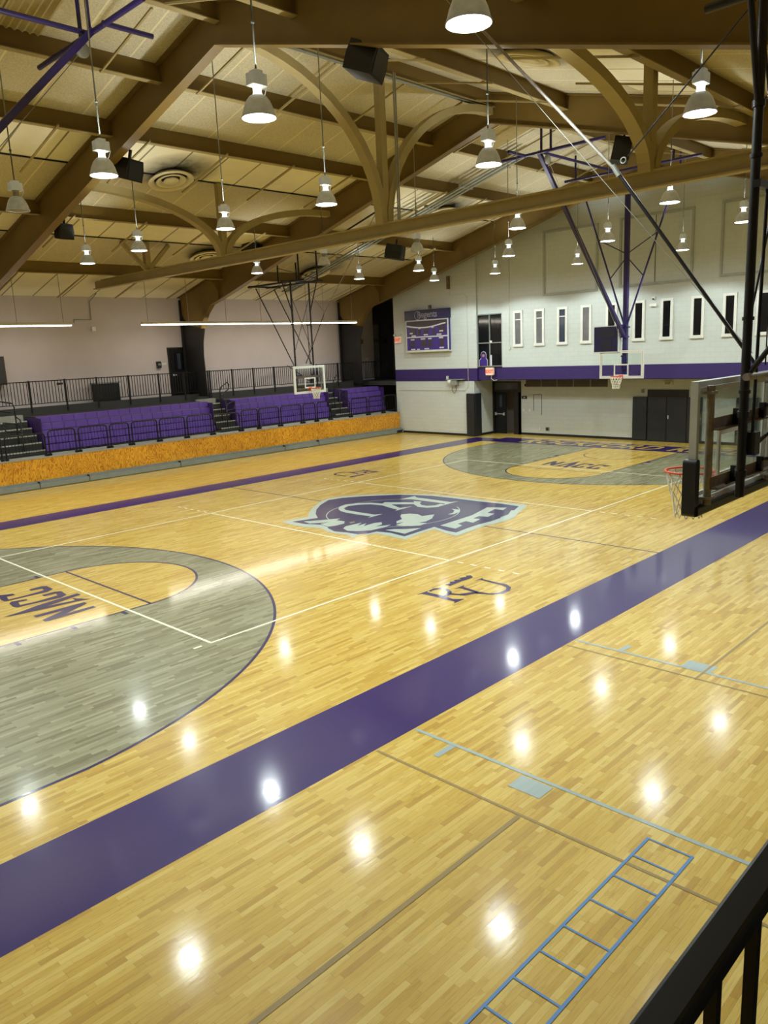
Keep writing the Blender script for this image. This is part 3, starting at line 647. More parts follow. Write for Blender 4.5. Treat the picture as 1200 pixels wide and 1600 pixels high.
# camera / winch unit on the corner of the block
o = thing('winch_unit', 'grey motor unit with dangling cable below the purple band', 'winch', (15.6, 10.3, 2.7))
part(MB().box(15.5, 10.15, 2.55, 15.68, 10.5, 2.78), 'motor', 'galv', o); part(MB().lathe([(0, 0), (.1, 0), (.1, .18), (0, .18)], 12, (15.55, 10.62, 2.62)), 'drum', 'ballast', o)
part(MB().box(15.55, 9.75, 2.80, 15.735, 10.85, 2.85), 'bracket', 'grey', o); part(MB().box(15.6, 10.78, 2.85, 15.7, 10.86, 3.0), 'arm', 'offwhite', o)
part(MB().tube([(15.6, 10.45, 2.55), (15.6, 10.5, 2.3), (15.6, 10.35, 2.12), (15.6, 10.22, 2.3), (15.6, 10.25, 2.55)], .012, 6), 'cable', 'black', o)
# small post fixture above scoreboard & brown horn
o = wallthing('wall_horn', 'small dark horn box above the purple scoreboard', 'horn', XE, 11.9, 6.48, .14, .16, 'rust', .1)
o = wallthing('wall_bracket', 'brown vertical bracket high on the wall under the roof frame', 'bracket', XE, 10.65, 7.55, .14, .62, 'rust', .12)

o = thing('security_camera', 'small white dome camera between slit windows on the end wall', 'camera', (XE, .0, 5.98))
part(MB().box(XE-.05, -.07, 5.96, XE, .07, 6.08), 'base', 'white', o); part(MB().lathe([(0, -.05), (.035, -.03), (.05, 0), (0, 0)], 12, (XE-.06, 0, 6.0)), 'dark_dome', 'black', o)
o = thing('emergency_light', 'small white oval unit just below the dome camera', 'emergency light', (XE, .0, 5.75))
part(MB().bevbox(XE-.08, -.15, 5.68, XE, .15, 5.8, .05, 0), 'casing', 'white', o)
# scoreboard
o = thing('scoreboard', 'purple wall scoreboard headed Regents', 'scoreboard', (XE, 12.0, 4.3))
y0, y1 = 10.6, 13.42
part(MB().box(XE-.28, y0-.02, 5.86, XE, y1+.03, 6.34), 'header', 'scoredk', o)
part(MB().box(XE-.2, y0+.02, 4.32, XE, y1, 5.86), 'housing', 'scorep', o)
b = MB(); x = XE-.225
b.box(x, y0, 5.80, XE-.19, y1, 5.87); b.box(x, y0, 4.97, XE-.19, y1, 5.03); b.box(x, y0, 4.28, XE-.19, y1+.02, 4.34); b.box(x, y1-.03, 4.3, XE-.19, y1+.02, 5.86); b.box(x, y0-.02, 4.3, XE-.19, y0+.04, 5.86)
part(b, 'frame', 'alu', o)
part(MB().box(XE-.215, y0+.05, 5.5, XE-.2, y1-.05, 5.8), 'dark_strip', 'digit', o)
pts = [(XE-.235, y1-.06-(y1-y0-.2)*k/12, 5.58-.14*math.sin(PI*min(1, k/12*1.05))+.05*k/12) for k in range(13)]
part(MB().tube(pts, 0, rect=(.012, .03)), 'curved_trim', 'alu', o)
text('Regents', 'header_lettering', 'plate', o, (XE-.285, 11.9, 6.10), (0, -1, 0), (0, 0, 1), .44, .002, 0, spacing=.95)
text('Regents', 'header_lettering', 'scoredk', o, (XE-.29, 11.9, 6.10), (0, -1, 0), (0, 0, 1), .44, -.010, 0, spacing=.95)
b = MB().torus((XE-.285, 12.55, 6.08), .2, .012, 24, 5, 0); part(b, 'letter_ring', 'plate', o)
for (ya, yb, za, zb) in ((12.75, 13.2, 5.08, 5.42), (12.42, 12.6, 5.1, 5.38), (11.95, 12.2, 5.12, 5.42), (11.45, 11.62, 5.12, 5.38), (10.8, 11.22, 5.15, 5.46), (12.9, 13.12, 4.48, 4.82), (12.05, 12.4, 4.5, 4.84), (11.68, 11.9, 4.5, 4.84), (10.9, 11.15, 4.52, 4.88)):
    part(MB().box(XE-.21, ya, za, XE-.2, yb, zb), 'digit_window', 'digit', o)
for (yc, zc, wd) in ((13.08, 5.2, .2), (12.92, 5.07, .28), (12.5, 5.43, .15), (12.08, 5.1, .28), (11.62, 5.46, .15), (11.05, 5.25, .24), (11.2, 5.09, .3), (13.0, 4.88, .25), (12.28, 4.9, .3), (11.82, 4.9, .22), (11.08, 4.92, .26), (12.98, 4.39, .28), (12.62, 4.38, .18), (12.05, 4.40, .3), (11.05, 4.43, .28)):
    part(MB().box(XE-.213, yc-wd/2, zc-.033, XE-.2, yc+wd/2, zc+.033), 'caption_plate', 'plate', o)
part(MB().box(XE-.24, y0-.05, 4.24, XE, y1+.02, 4.29), 'sill', 'offwhite', o)

# flat portrait cutout standing in the corner window
o = thing('portrait_cutout', 'flat cutout of a person in a purple hooded top in the corner window', 'cutout', (XE, 8.6, 3.47))
sh = [(8.38, 3.47), (8.38, 3.72), (8.46, 3.82), (8.44, 3.98), (8.50, 4.10), (8.60, 4.14), (8.70, 4.10), (8.76, 3.98), (8.74, 3.82), (8.84, 3.72), (8.84, 3.47)]
part(MB().prism([(8.6+(y-8.6)*1.1, z if z < 3.5 else z+.02) for y, z in sh], 0, XE-.0, XE+.01), 'pale_outline', 'plate', o)
part(MB().prism([(8.6+(y-8.6)*.98, z) for y, z in sh], 0, XE-.01, XE+.0), 'purple_figure', 'scorep', o)
part(MB().prism(arc(8.6, 3.96, .075, 0, 330, 11), 0, XE-.016, XE-.01), 'face', 'skin', o)
part(MB().prism(arc(8.6, 4.02, .085, 0, 180, 8), 0, XE-.02, XE-.012), 'dark_hair', 'black', o)
o = wallthing('window_card', 'narrow white card standing in the corner window beside the cutout', 'card', XE+.02, 8.16, 3.72, .1, .5, 'plate', .01)
o = wallthing('window_card', 'tiny white card on the crossbar of the corner window', 'card', XE+.01, 8.15, 4.6, .12, .1, 'white', .01)

# ------------------------------------------------------------------ upper deck, stair lobby, bleachers
ED = 17.0
b = MB(); b.box(XB, ED, 2.55, 19.2, 18.0, 2.75); b.box(XB, ED-.02, 2.3, 19.2, ED+.05, 2.82)
b.box(XB, 16.9, .0, 19.2, 17.0, 2.5)
b.box(15.55, 14.52, 2.55, 19.2, 17.0, 2.75)
struct(b, 'floor_upper', 'deckdk', 'dark edged upper deck behind the bleachers', 'deck')
b = MB(); b.box(17.7, 15.3, 2.75, 17.8, 18.0, 8.0)
b = struct(b, 'wall_lobby', 'black', 'black end partition of the upper deck with grey glazing', 'wall')
for z0, z1 in ((5.05, 5.88), (2.9, 4.92)): MB().box(17.66, 17.55, z0, 17.7, 17.95, z1).build('pane', 'greyglass', b)
MB().box(17.67, 16.55, 2.8, 17.7, 17.45, 5.86).build('dark_opening', 'dark', b)
struct(MB().box(16.1, 14.5, 2.75, 17.8, 14.6, 8.0), 'wall_return', 'wall', 'return wall beside the upper deck', 'wall')
struct(MB().box(16.1, 14.5, 0, 17.8, 14.6, 2.75), 'wall_under_deck', 'wall')
# black side door and small wall things
d = struct(MB().box(4.12, 17.93, 2.75, 5.2, 18.0, 4.98), 'door_3', 'black', 'black door with a narrow window in the left wall', 'door')
lf = MB().box(4.18, 17.9, 2.77, 5.14, 17.93, 4.92).build('door_leaf', 'blackrail', d)
MB().box(4.40, 17.885, 3.95, 4.85, 17.9, 4.72).build('glazing', 'dark', lf)
MB().box(4.55, 17.882, 3.98, 4.72, 17.886, 4.7).build('lit_reflection', 'bluegrey', lf)
MB().tube([(4.28, 17.84, 3.72), (4.42, 17.84, 3.72)], .02, 6).box(4.26, 17.84, 3.68, 4.31, 17.9, 3.76).build('door_handle', 'alu', lf)
o = thing('wall_phone', 'black wall dispenser left of the black side door', 'dispenser', (3.6, 17.9, 4.2))
part(MB().bevbox(3.5, 17.85, 4.08, 3.68, 18, 4.38, .04, 1), 'casing', 'black', o); part(MB().box(3.53, 17.845, 4.2, 3.65, 17.85, 4.28), 'label_plate', 'grey', o)
tag(MB().box(3.78, 17.98, 4.2, 4.02, 18, 4.3).build('name_plate', 'offwhite'), 'small pale name plate between the dispenser and the black side door', 'sign')
o = thing('utility_cart', 'low black cabinet against the left wall behind the deck railing', 'cabinet', (.85, 17.7, 2.75))
part(MB().box(.28, 17.45, 2.8, 1.3, 17.95, 3.55), 'body', 'black', o); part(MB().box(.22, 17.4, 3.55, 1.36, 17.97, 3.6), 'top', 'grey', o)
part(MB().box(.22, 17.4, 2.76, 1.36, 17.97, 2.8), 'plinth', 'grey', o)
o = thing('wall_conduit_box', 'thin conduit run ending in a white box high on the left wall', 'conduit', (.3, 17.95, 6))
part(MB().tube([(.75, 17.5, 7.3), (.62, 17.95, 7.0), (.62, 17.97, 6.25), (-.15, 17.97, 6.25), (-.15, 17.97, 6.12)], .02, 6), 'pipe', 'grey', o)
part(MB().box(.58, 17.9, 5.78, .75, 18, 5.95), 'box', 'white', o)
tag(MB().box(-5.6, 17.5, 3.75, -3.36, 17.95, 4.85).build('hanging_banner_board', 'deckdk'), 'dark board at the left edge of the view above the railing', 'board')
wt = thing('fire_alarm', 'small red fire alarm on the wall beside the last column', 'alarm', (16.7, 17.95, 4.9)); part(MB().box(16.6, 17.9, 4.82, 16.76, 18, 5.08), 'casing', M['exitred'] if 0 else 'rust', wt)
tag(MB().box(17.0, 17.97, 3.9, 17.12, 18, 4.02).build('wall_socket', 'white'), 'small white wall plate near the stair glazing on the left wall', 'wall plate')
tag(MB().box(-1.2, 17.97, 3.62, -.95, 18, 3.7).build('wall_socket', 'black'), 'small black outlet on the left wall behind the railing', 'wall plate')

def railing(x0, x1, label, posts, y=ED-.02, end=None):
    t = thing('deck_railing', label, 'railing', ((x0+x1)/2, y, 2.8), 'black railings of the upper deck')
    part(MB().box(x0, y-.02, 3.80, x1, y+.02, 3.84), 'top_rail', 'blackrail', t)
    part(MB().box(x0, y-.015, 2.93, x1, y+.015, 2.96), 'bottom_rail', 'blackrail', t)
    n = int((x1-x0)/.125)
    for k in range(1, n):
        x = x0+(x1-x0)*k/n; part(MB().box(x-.011, y-.011, 2.95, x+.011, y+.011, 3.81), 'baluster', 'blackrail', t)
    for x in posts: part(MB().box(x-.028, y-.028, 2.6, x+.028, y+.028, 3.86), 'post', 'blackrail', t)
    return t
railing(-5.6, 5.55, 'black deck railing left of the black column', [-5.6, -2.76, -1.3, .05, 1.5, 2.95, 4.25, 5.53])
railing(5.62, 15.0, 'black deck railing between the two black columns', [5.64, 6.9, 8.15, 9.45, 10.9, 12.3, 13.8, 14.98])
railing(15.15, 17.6, 'short black deck railing in front of the stair glazing', [15.17, 16.3, 17.58], 16.6)

# platform under the seating
PX0, PX1 = -9.0, 15.72
t = thing('seating_platform', 'long plywood fronted platform under the purple seats', 'platform', (3, 14.6, 0))
part(MB().box(PX0, 14.3, .27, PX1, 14.34, 1.08), 'plywood_front', 'ply', t)
part(MB().box(PX0, 14.28, 1.08, PX1, 16.85, 1.12), 'platform_deck', 'concrete', t)
part(MB().box(PX0, 14.05, .02, PX1, 14.3, .2).box(PX0, 14.2, .2, PX1, 14.32, .27), 'kick_board', 'grey', t)
for x in (-4.0, -2.1, 1.9, 7.5, 9.6): part(MB().box(x-.01, 14.04, .02, x+.01, 14.3, .26), 'joint', 'black', t)
part(MB().box(15.2, 14.02, .05, 15.6, 14.06, .16), 'end_plate', 'black', t)

# seat blocks: rows of folded purple seat modules
SEC = [(-9.0, -5.1), (-3.1, 4.6), (5.85, 11.6), (12.98, 15.68)]
AISLE = [(-5.05, -3.15), (4.65, 5.8), (11.65, 12.93)]
secname = ['purple folding bleacher block at the left edge of the view', 'longest purple folding bleacher block, on the left', 'purple folding bleacher block behind the side basket', 'short purple folding bleacher block beside the scoreboard wall']
for (x0, x1), nm in zip(SEC, secname):
    t = thing('bleacher_block', nm, 'bleachers', ((x0+x1)/2, 15.8, 1.12), 'purple bleacher blocks')
    for r in range(5):
        y = 15.3+.11*r; zt = 1.44+.265*r
        b = MB(); n = max(1, round((x1-x0)/.49)); w = (x1-x0)/n
        for k in range(n):
            b.bevbox(x0+k*w+.009, y, zt-.232, x0+(k+1)*w-.009, y+.3, zt, .03, 1, 2)
        part(b, 'seat_row', 'seat', t)
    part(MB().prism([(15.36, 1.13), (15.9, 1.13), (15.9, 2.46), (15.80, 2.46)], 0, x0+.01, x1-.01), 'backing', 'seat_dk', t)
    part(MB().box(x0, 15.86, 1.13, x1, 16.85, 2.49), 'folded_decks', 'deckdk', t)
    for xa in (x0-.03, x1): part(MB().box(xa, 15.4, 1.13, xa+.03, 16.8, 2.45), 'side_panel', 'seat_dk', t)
for n, (x0, x1) in enumerate(AISLE):
    t = thing('bleacher_steps', 'dark aisle steps with pale nosings, %s from the left' % ORD[n], 'steps', ((x0+x1)/2, 15.6, 1.12), 'aisle steps between the seat blocks')
    a, c = x0+.05, x1-.05
    for r in range(5):
        y = 15.0+.37*r; zt = 1.30+.26*r
        part(MB().box(a, y, 1.12, c, y+.37, zt), 'step', 'deckdk', t)
        b = MB(); m = int((c-a)/.11)
        for k in range(m): b.box(a+k*(c-a)/m+.01, y-.01, zt-.03, a+(k+1)*(c-a)/m-.01, y+.06, zt+.012)
        part(b, 'nosing', 'tread', t)
    part(MB().box(a, 16.84, 1.12, c, 16.98, 2.56), 'top_landing', 'concrete', t)
# looped aisle handrails
def hand(x, lab, dirx=1):
    t = thing('aisle_handrail', lab, 'handrail', (x, 15.7, 1.2), 'looped black aisle handrails')
    d = dirx
    part(MB().tube([(x, 15.6, 1.5), (x, 15.6, 2.95), (x+.06*d, 15.6, 3.1), (x+.75*d, 16.1, 3.28), (x+.85*d, 16.1, 3.2), (x+.8*d, 16.1, 2.95), (x+.1*d, 15.7, 2.75)], .028, 8), 'grab_loop', 'blackrail', t)
    part(MB().tube([(x, 15.2, 2.2), (x+.1*d, 15.2, 2.35), (x+.55*d, 15.4, 2.42), (x+.6*d, 15.4, 2.3), (x+.5*d, 15.3, 2.1), (x, 15.2, 2.05)], .026, 8), 'lower_loop', 'blackrail', t)
    part(MB().tube([(x, 15.2, 1.3), (x, 15.2, 2.5), (x, 15.6, 2.6)], .028, 8), 'post', 'blackrail', t)
hand(-3.95, 'looped black handrail on the aisle at the left edge', -1)
hand(5.2, 'looped black handrail on the aisle below the middle black column')
hand(12.2, 'looped black handrail on the aisle right of the side basket')

# guard panels on the platform edge
GP = [(-5.9, -5.0), (-3.31, -2.24), (-2.14, -.95), (-.86, -.02), (.08, 1.25), (1.34, 2.55), (2.65, 3.86), (5.47, 6.4), (6.45, 7.63), (7.73, 9.0), (9.11, 9.9), (10.0, 10.82), (12.32, 13.48), (13.6, 14.63), (14.73, 15.66)]
GL = ['at the left edge before the first aisle']+['%s from the left before the longest seat block' % ORD[k] for k in range(6)]+['%s from the left before the middle seat block' % ORD[k] for k in range(5)]+['%s from the left beside the scoreboard wall' % ORD[k] for k in range(3)]
def guard(x0, x1, name, label, group, ztop=2.05):
    t = thing(name, label, 'guard rail', ((x0+x1)/2, 14.5, 1.12), group)
    y = 14.5; r = .12; pts = [(x0, y, 1.12), (x0, y, ztop-r)]+[(x0+r-r*math.cos(a), y, ztop-r+r*math.sin(a)) for a in (PI/6, PI/3, PI/2)]+[(x1-r+r*math.cos(a), y, ztop-r+r*math.sin(a)) for a in (PI/2, PI/3, PI/6)]+[(x1, y, ztop-r), (x1, y, 1.12)]
    part(MB().tube(pts, .028, 8), 'frame', 'blackrail', t)
    part(MB().tube([(x0, y, 1.24), (x1, y, 1.24)], .022, 6), 'bottom_rail', 'blackrail', t)
    n = int((x1-x0)/.12)
    for k in range(1, n):
        x = x0+(x1-x0)*k/n; part(MB().tube([(x, y, 1.24), (x, y, ztop)], .008, 5), 'baluster', 'blackrail', t)
    for x in (x0, x1): part(MB().box(x-.05, y-.06, 1.12, x+.05, y+.06, 1.2), 'foot', 'blackrail', t)
for (x0, x1), lab in zip(GP, GL): guard(x0+.02, x1-.02, 'guard_panel', 'black rounded guard panel, '+lab, 'black guard panels on the platform edge')
for n, (x0, x1) in enumerate(((-4.9, -3.4), (3.95, 5.38), (10.9, 12.24))):
    guard(x0+.03, x1-.03, 'aisle_gate', 'black barred gate across the foot of the %s aisle from the left' % ORD[n], 'black gates at the aisles', 1.98)

# ------------------------------------------------------------------ suspended fluorescent strips
def strip_light(x0, x1, label):
    t = thing('strip_light', label, 'strip light', ((x0+x1)/2, 15.5, 5.95), 'long suspended strip lights')
    part(MB().prism([(15.4, 5.92), (15.6, 5.92), (15.56, 6.02), (15.44, 6.02)], 0, x0, x1), 'housing', 'offwhite', t)
    b = MB(); b.box(x0+.02, 15.43, 5.88, x1-.02, 15.57, 5.915); part(b, 'glowing_tubes', 'tube', t)
    n = max(2, int((x1-x0)/1.8))
    for k in range(n+1):
        x = x0+.3+(x1-x0-.6)*k/n; part(MB().tube([(x, 15.5, 6.0), (x, 15.5, roof(15.5)-.02)], .012, 5), 'hanger_rod', 'galv', t)
strip_light(-9.0, -1.42, 'long lit strip light hanging over the bleachers at the left edge')
strip_light(1.58, 13.95, 'longest lit strip light running past the two black columns')

# ------------------------------------------------------------------ high bay lamps
def lamp_proto():
    r = thing('high_bay_lamp', 'x', 'hanging lamp', (0, 0, 7.45), 'metal bell lamps hanging in rows over the court')
    rf = MB().lathe([(.222, 0), (.226, .012), (.21, .05), (.19, .12), (.155, .20), (.11, .255), (.085, .27), (.08, .262), (.10, .245), (.145, .19), (.18, .11), (.2, .05), (.214, .01)], 28)
    rf.build('reflector', 'lamp', r)
    MB().lathe([(.0, -.012), (.12, -.009), (.213, .006)], 28).build('lens', 'lens', r)
    MB().lathe([(.075, .26), (.055, .30), (.055, .36), (.075, .38), (0, .38)], 16).build('glowing_neck', 'neckglow', r)
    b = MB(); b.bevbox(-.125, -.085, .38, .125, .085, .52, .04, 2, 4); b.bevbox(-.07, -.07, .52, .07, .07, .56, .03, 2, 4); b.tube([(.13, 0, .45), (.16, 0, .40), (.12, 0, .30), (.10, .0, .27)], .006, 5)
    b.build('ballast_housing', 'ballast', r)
    MB().tube([(0, 0, .6), (.03, 0, .57), (.03, 0, .53)], .006, 5).build('safety_cord', 'galv', r)
    return r
LP = lamp_proto()
LAMPS = [ # x, y, lit, label
(-8.88, -9.81, 1, 'lit bell lamp largest in view, cut off by the top edge'),
(-8.62, -6.2, 1, 'large lit bell lamp left of the hanging speaker near the top'),
(-8.70, -2.13, 1, 'lit bell lamp overlapping the first roof frame and its speaker'),
(-8.63, 1.6, 0, 'unlit bell lamp at the left edge under the purple strut'),
(-8.6, 6.1, 1, 'lit bell lamp of the camera side row beyond the left edge'),
(-8.6, 9.9, 1, 'lit bell lamp of the camera side row nearest the bleachers'),
(-3.93, -9.96, 1, 'lit bell lamp upper right in front of the second roof frame'),
(-3.89, -6.34, 1, 'lit bell lamp right of the middle curved truss strut'),
(-3.83, -2.15, 1, 'lit bell lamp hanging in front of the middle roof frame, left of the truss post'),
(-3.80, 1.5, 1, 'lit bell lamp beside the left truss post'),
(-3.68, 5.84, 1, 'lit bluish bell lamp above the short truss braces'),
(-3.6, 9.13, 1, 'lit bell lamp farthest left among the small far lamps'),
(2.79, -6.49, 1, 'lit bell lamp right of the purple mast just under the truss beam'),
(2.85, -2.29, 1, 'lit bell lamp against the end wall, touching the underside of the truss beam'),
(3.22, 9.59, 1, 'small lit bell lamp under the truss beam over the side basket frame'),
(3.72, 6.4, 0, 'small unlit bell lamp over the side basket'),
(4.0, 2.3, 0, 'small unlit bell lamp under the truss beam right of the truss post'),
(7.84, -2.21, 1, 'lit bell lamp in front of the blank frames, left of the purple mast'),
(8.13, 1.71, 1, 'lit bell lamp in front of the farthest roof frame, upper of a close pair'),
(8.82, 6.5, 1, 'lit bell lamp below the unlit lamp right of the truss post'),
(8.92, 9.98, 1, 'smallest lit bell lamp over the bleachers left of the far roof frame'),
(7.8, -6.3, 1, 'lit bell lamp half hidden behind the black basket pipe at the right'),
(12.96, -2.35, 1, 'lit bell lamp in front of the middle blank frame, right of the purple mast'),
(13.38, 2.1, 1, 'lit bell lamp in front of the left blank frame'),
(13.22, 6.0, 1, 'lit bell lamp in front of the end wall above the four pane window'),
(13.03, 9.28, 1, 'lit bell lamp against the far roof frame, upper left of the scoreboard'),
(12.9, -6.5, 1, 'lit bell lamp of the farthest row beyond the right edge'),
(-13.6, -6.2, 1, 'lit bell lamp added unseen above the camera for light, near side'),  # row added out of view to light the floor near the camera
(-13.6, -2.0, 1, 'lit bell lamp added unseen above the camera for light, centre'),
(-13.6, 6.1, 1, 'lit bell lamp added unseen above the camera for light, bleacher side'),
(-13.6, 9.9, 1, 'lit bell lamp added unseen above the camera for light, nearest the bleachers'),
(-3.8, -13.4, 1, 'lit bell lamp added unseen over the near balcony edge beyond the top right'),  # two more added lamps, out of view and off the regular grid
(5.5, -12.6, 1, 'lit bell lamp added unseen over the near side floor beyond the right edge'),
]
SPOT = D.lights.new('lamp_beam', 'SPOT'); SPOT.energy = 515; SPOT.spot_size = math.radians(146); SPOT.spot_blend = .22; SPOT.shadow_soft_size = .14; SPOT.color = (.88, 1.0, .98)
for n, (x, y, lit, lab) in enumerate(LAMPS):
    if n == 0: r = LP
    else: r = copy_tree(LP)
    r.location = (x, y, 7.45); r['label'] = lab
    zr = roof(y)-.05
    st = MB().tube([(0, 0, .56), (0, 0, zr-7.45)], .012, 6); st.lathe([(.02, 1.1), (.03, 1.12), (.02, 1.14)], 6)
    st.build('stem', 'galv', r)
    if lit:
        so = D.objects.new('lamp_beam', SPOT); COL.objects.link(so); so.location = (x, y, 7.42)
        dd = roof(y)-.3-8.08
        ul = D.lights.new('lamp_uplight', 'SPOT'); ul.energy = 28*dd*dd+6; ul.spot_size = math.radians(124); ul.spot_blend = .6; ul.shadow_soft_size = .12; ul.color = (.96, 1, .97)
        uo = D.objects.new('lamp_uplight', ul); COL.objects.link(uo); uo.location = (x, y, 8.08); uo.rotation_euler = (PI, 0, 0)
for n, (x, y, lit, lab) in enumerate(LAMPS):
    if not lit:
        for o in D.objects:
            if o.get('label') == lab:
                for ch in o.children:
                    if ch.name.startswith(('lens', 'glowing_neck')):
                        ch.data = ch.data.copy(); ch.data.materials[0] = M['lens_off']
                        if ch.name.startswith('glowing'): ch.name = 'neck'

# ------------------------------------------------------------------ diffusers, speakers, raceway
VL = ['round cream ceiling diffuser at the upper left below a tan beam', 'round cream ceiling diffuser behind the left truss post', 'round cream ceiling diffuser under the top beam at the upper right', 'round ceiling diffuser above the side basket frame at the end of the track', 'round cream ceiling diffuser right of the middle truss post', 'round ceiling diffuser at the right edge behind the black pipe']
for (x, y), lab in zip(VENTS, VL):
    s = 1 if y > 0 else -1
    t = thing('ceiling_diffuser', lab, 'air diffuser', (x, y, roof(y)-.12), 'round ceiling air diffusers')
    t.rotation_euler = (-math.atan(SL)*s, 0, 0)
    MB().lathe([(.12, .1), (.5, .1), (.66, -.02), (.70, -.05), (.66, -.07), (.54, -.05), (.50, .06)], 36).build('outer_ring', 'vent', t)
    MB().lathe([(.30, .04), (.42, -.02), (.46, -.05), (.42, -.07), (.34, -.04), (.28, .03)], 36).build('middle_ring', 'vent', t)
    MB().lathe([(0, -.06), (.2, -.07), (.24, -.05), (.2, 0), (0, .02)], 36).build('centre_disc', 'vent', t)
    MB().lathe([(0, .09), (.52, .09), (.52, .1), (0, .1)], 36).build('dark_throat', 'black', t)

def speaker(x, y, z, w, h, ax, tilt, lab, hang=None):
    t = thing('ceiling_speaker', lab, 'speaker', (x, y, z), 'black speakers hung from the roof')
    t.rotation_euler = (tilt, 0, ax)
    b = MB(); b.prism([(-w/2, -h/2), (w/2, -h/2), (w/2*1.05, 0), (w/2*.85, h/2), (-w/2*.85, h/2), (-w/2*1.05, 0)], 1, -w*.38, w*.38); b.build('cabinet', 'speaker', t)
    MB().box(-w*.4, -w*.40, -h*.42, w*.4, -w*.38, h*.38).build('grille', 'black', t)
    MB().box(-.03, -.03, h/2, .03, .03, h/2+.22).build('bracket', 'pipe', t)
speaker(-4.4, -4.05, 9.55, .70, .50, math.radians(25), .35, 'large black speaker under the top beam beside the middle truss post')
speaker(-4.2, 5.05, 9.38, .62, .52, math.radians(20), .3, 'black speaker behind a lit lamp on the first roof frame')
speaker(4.6, 11.6, 8.55, .8, .6, math.radians(30), .2, 'black speaker on the middle roof frame right of the left truss post')
speaker(9.0, 7.9, 8.32, .85, .55, math.radians(30), .2, 'black speaker below the grey track, right of centre')
speaker(-4.1, 9.4, 8.4, .45, .45, 0, .2, 'small black speaker partly hidden behind the first roof frame')
speaker(5.3, -3.95, 9.4, .6, .6, math.radians(30), .2, 'black speaker behind the right curved strut')

t = thing('curtain_track', 'grey triple curtain track running up the roof slope to the ridge', 'track', (9, 8, 8.9))
for k in range(3):
    x = 8.75+.24*k
    part(MB().bar((x, 1.8, roof(1.8)-.42), (x, 15.0, roof(15.0)-.62), .10, .06), 'rail', 'galv', t)
b = MB()
for k in range(8):
    y = 2.5+1.7*k; b.box(8.6, y-.03, roof(y)-.46-.013*(y-1.8), 9.4, y+.03, roof(y)-.36-.013*(y-1.8))
part(b, 'cross_hanger', 'galv', t)
t = thing('stage_light_bar', 'black pipe with two small stage lights left of the middle truss post', 'light bar', (6.5, 7.6, 9))
part(MB().tube([(6.65, 9.3, 8.75), (6.45, 6.2, 9.5)], .035, 8), 'pipe', 'pipe', t)
for y, z in ((8.0, 8.82), (7.35, 8.97)):
    part(MB().lathe([(0, 0), (.13, 0), (.12, .22), (.05, .3), (0, .3)], 12, (6.55, y, z-.28)), 'lamp_can', 'speaker', t)
t = thing('conduit_run', 'pair of grey conduits dropping down beside the middle truss post', 'conduit', (.4, -.15, 9))
for k in range(2): part(MB().tube([(.45+.07*k, -.22, zc1), (.45+.07*k, -.22, roof(0)-.4)], .022, 6), 'pipe', 'galv', t)
for k in range(2): part(MB().tube([(-4.4, .02-.06*k, roof(0)-.46), (4.8, .02-.06*k, roof(0)-.46)], .022, 6), 'ridge_pipe', 'galv', t)

# ------------------------------------------------------------------ basketball goals
def net(mb, c, R0, z0, rows=5, n=12, r=.005):
    pr_ = [(1.0, 0), (.95, .09), (.82, .19), (.70, .28), (.62, .37), (.60, .45)]
    N_ = [[(c[0]+R0*pr_[j][0]*math.cos(2*PI*(k+.5*(j % 2))/n), c[1]+R0*pr_[j][0]*math.sin(2*PI*(k+.5*(j % 2))/n), z0-pr_[j][1]) for k in range(n)] for j in range(rows+1)]
    for j in range(rows):
        for k in range(n):
            k2 = (k+(1 if j % 2 else -1)) % n
            mb.tube([N_[j][k], N_[j+1][k]], r, 4); mb.tube([N_[j][k], N_[j+1][k2]], r, 4)
    return mb
def goal(t, w, zb, h, zr, fm, rimr=.2286, netr=.005, tw=.61, th=.457):
    u = w/2; zt = zb+h
    MB().box(-u+.02, -.012, zb+.02, u-.02, 0, zt-.02).build('glass', 'glass', t)
    b = MB(); e = .05
    for a in ((-u, zb, u, zb+e), (-u, zt-e, u, zt), (-u, zb+e, -u+e, zt-e), (u-e, zb+e, u, zt-e)): b.box(a[0], -.06, a[1], a[2], .006, a[3])
    b.build('board_frame', fm, t)
    b = MB(); i = .06
    for a in ((-u+i, zb+i, u-i, zb+i+.04), (-u+i, zt-i-.04, u-i, zt-i), (-u+i, zb+i+.04, -u+i+.04, zt-i-.04), (u-i-.04, zb+i+.04, u-i, zt-i-.04)): b.box(a[0], -.015, a[1], a[2], .003, a[3])
    b.build('border_line', 'white', t)
    b = MB(); s0 = zr; q = .05
    for a in ((-tw/2, s0, tw/2, s0+q), (-tw/2, s0+th-q, tw/2, s0+th), (-tw/2, s0+q, -tw/2+q, s0+th-q), (tw/2-q, s0+q, tw/2, s0+th-q)): b.box(a[0], -.0155, a[1], a[2], .0035, a[3])
    b.build('target_square', 'white', t)
    b = MB().torus((0, .15+rimr, zr), rimr, .011, 36, 8)
    b.box(-.09, .0, zr-.11, .09, .012, zr+.03); b.prism([(-.09, 0), (.09, 0), (.075, .17), (-.075, .17)], 2, zr-.02, zr-.006)
    b.bar((-.12, .19, zr-.015), (0, .01, zr-.10), .03, .012); b.bar((.12, .19, zr-.015), (0, .01, zr-.10), .03, .012)
    for k in range(12):
        a = 2*PI*k/12; b.tube([(rimr*math.cos(a), .15+rimr+rimr*math.sin(a), zr-.008), (rimr*.96*math.cos(a), .15+rimr+rimr*.96*math.sin(a), zr-.03)], .005, 4)
    r = b.build('rim', 'orange', t)
    net(MB(), (0, .15+rimr), rimr*.95, zr-.02, r=netr).build('net', 'net', r)
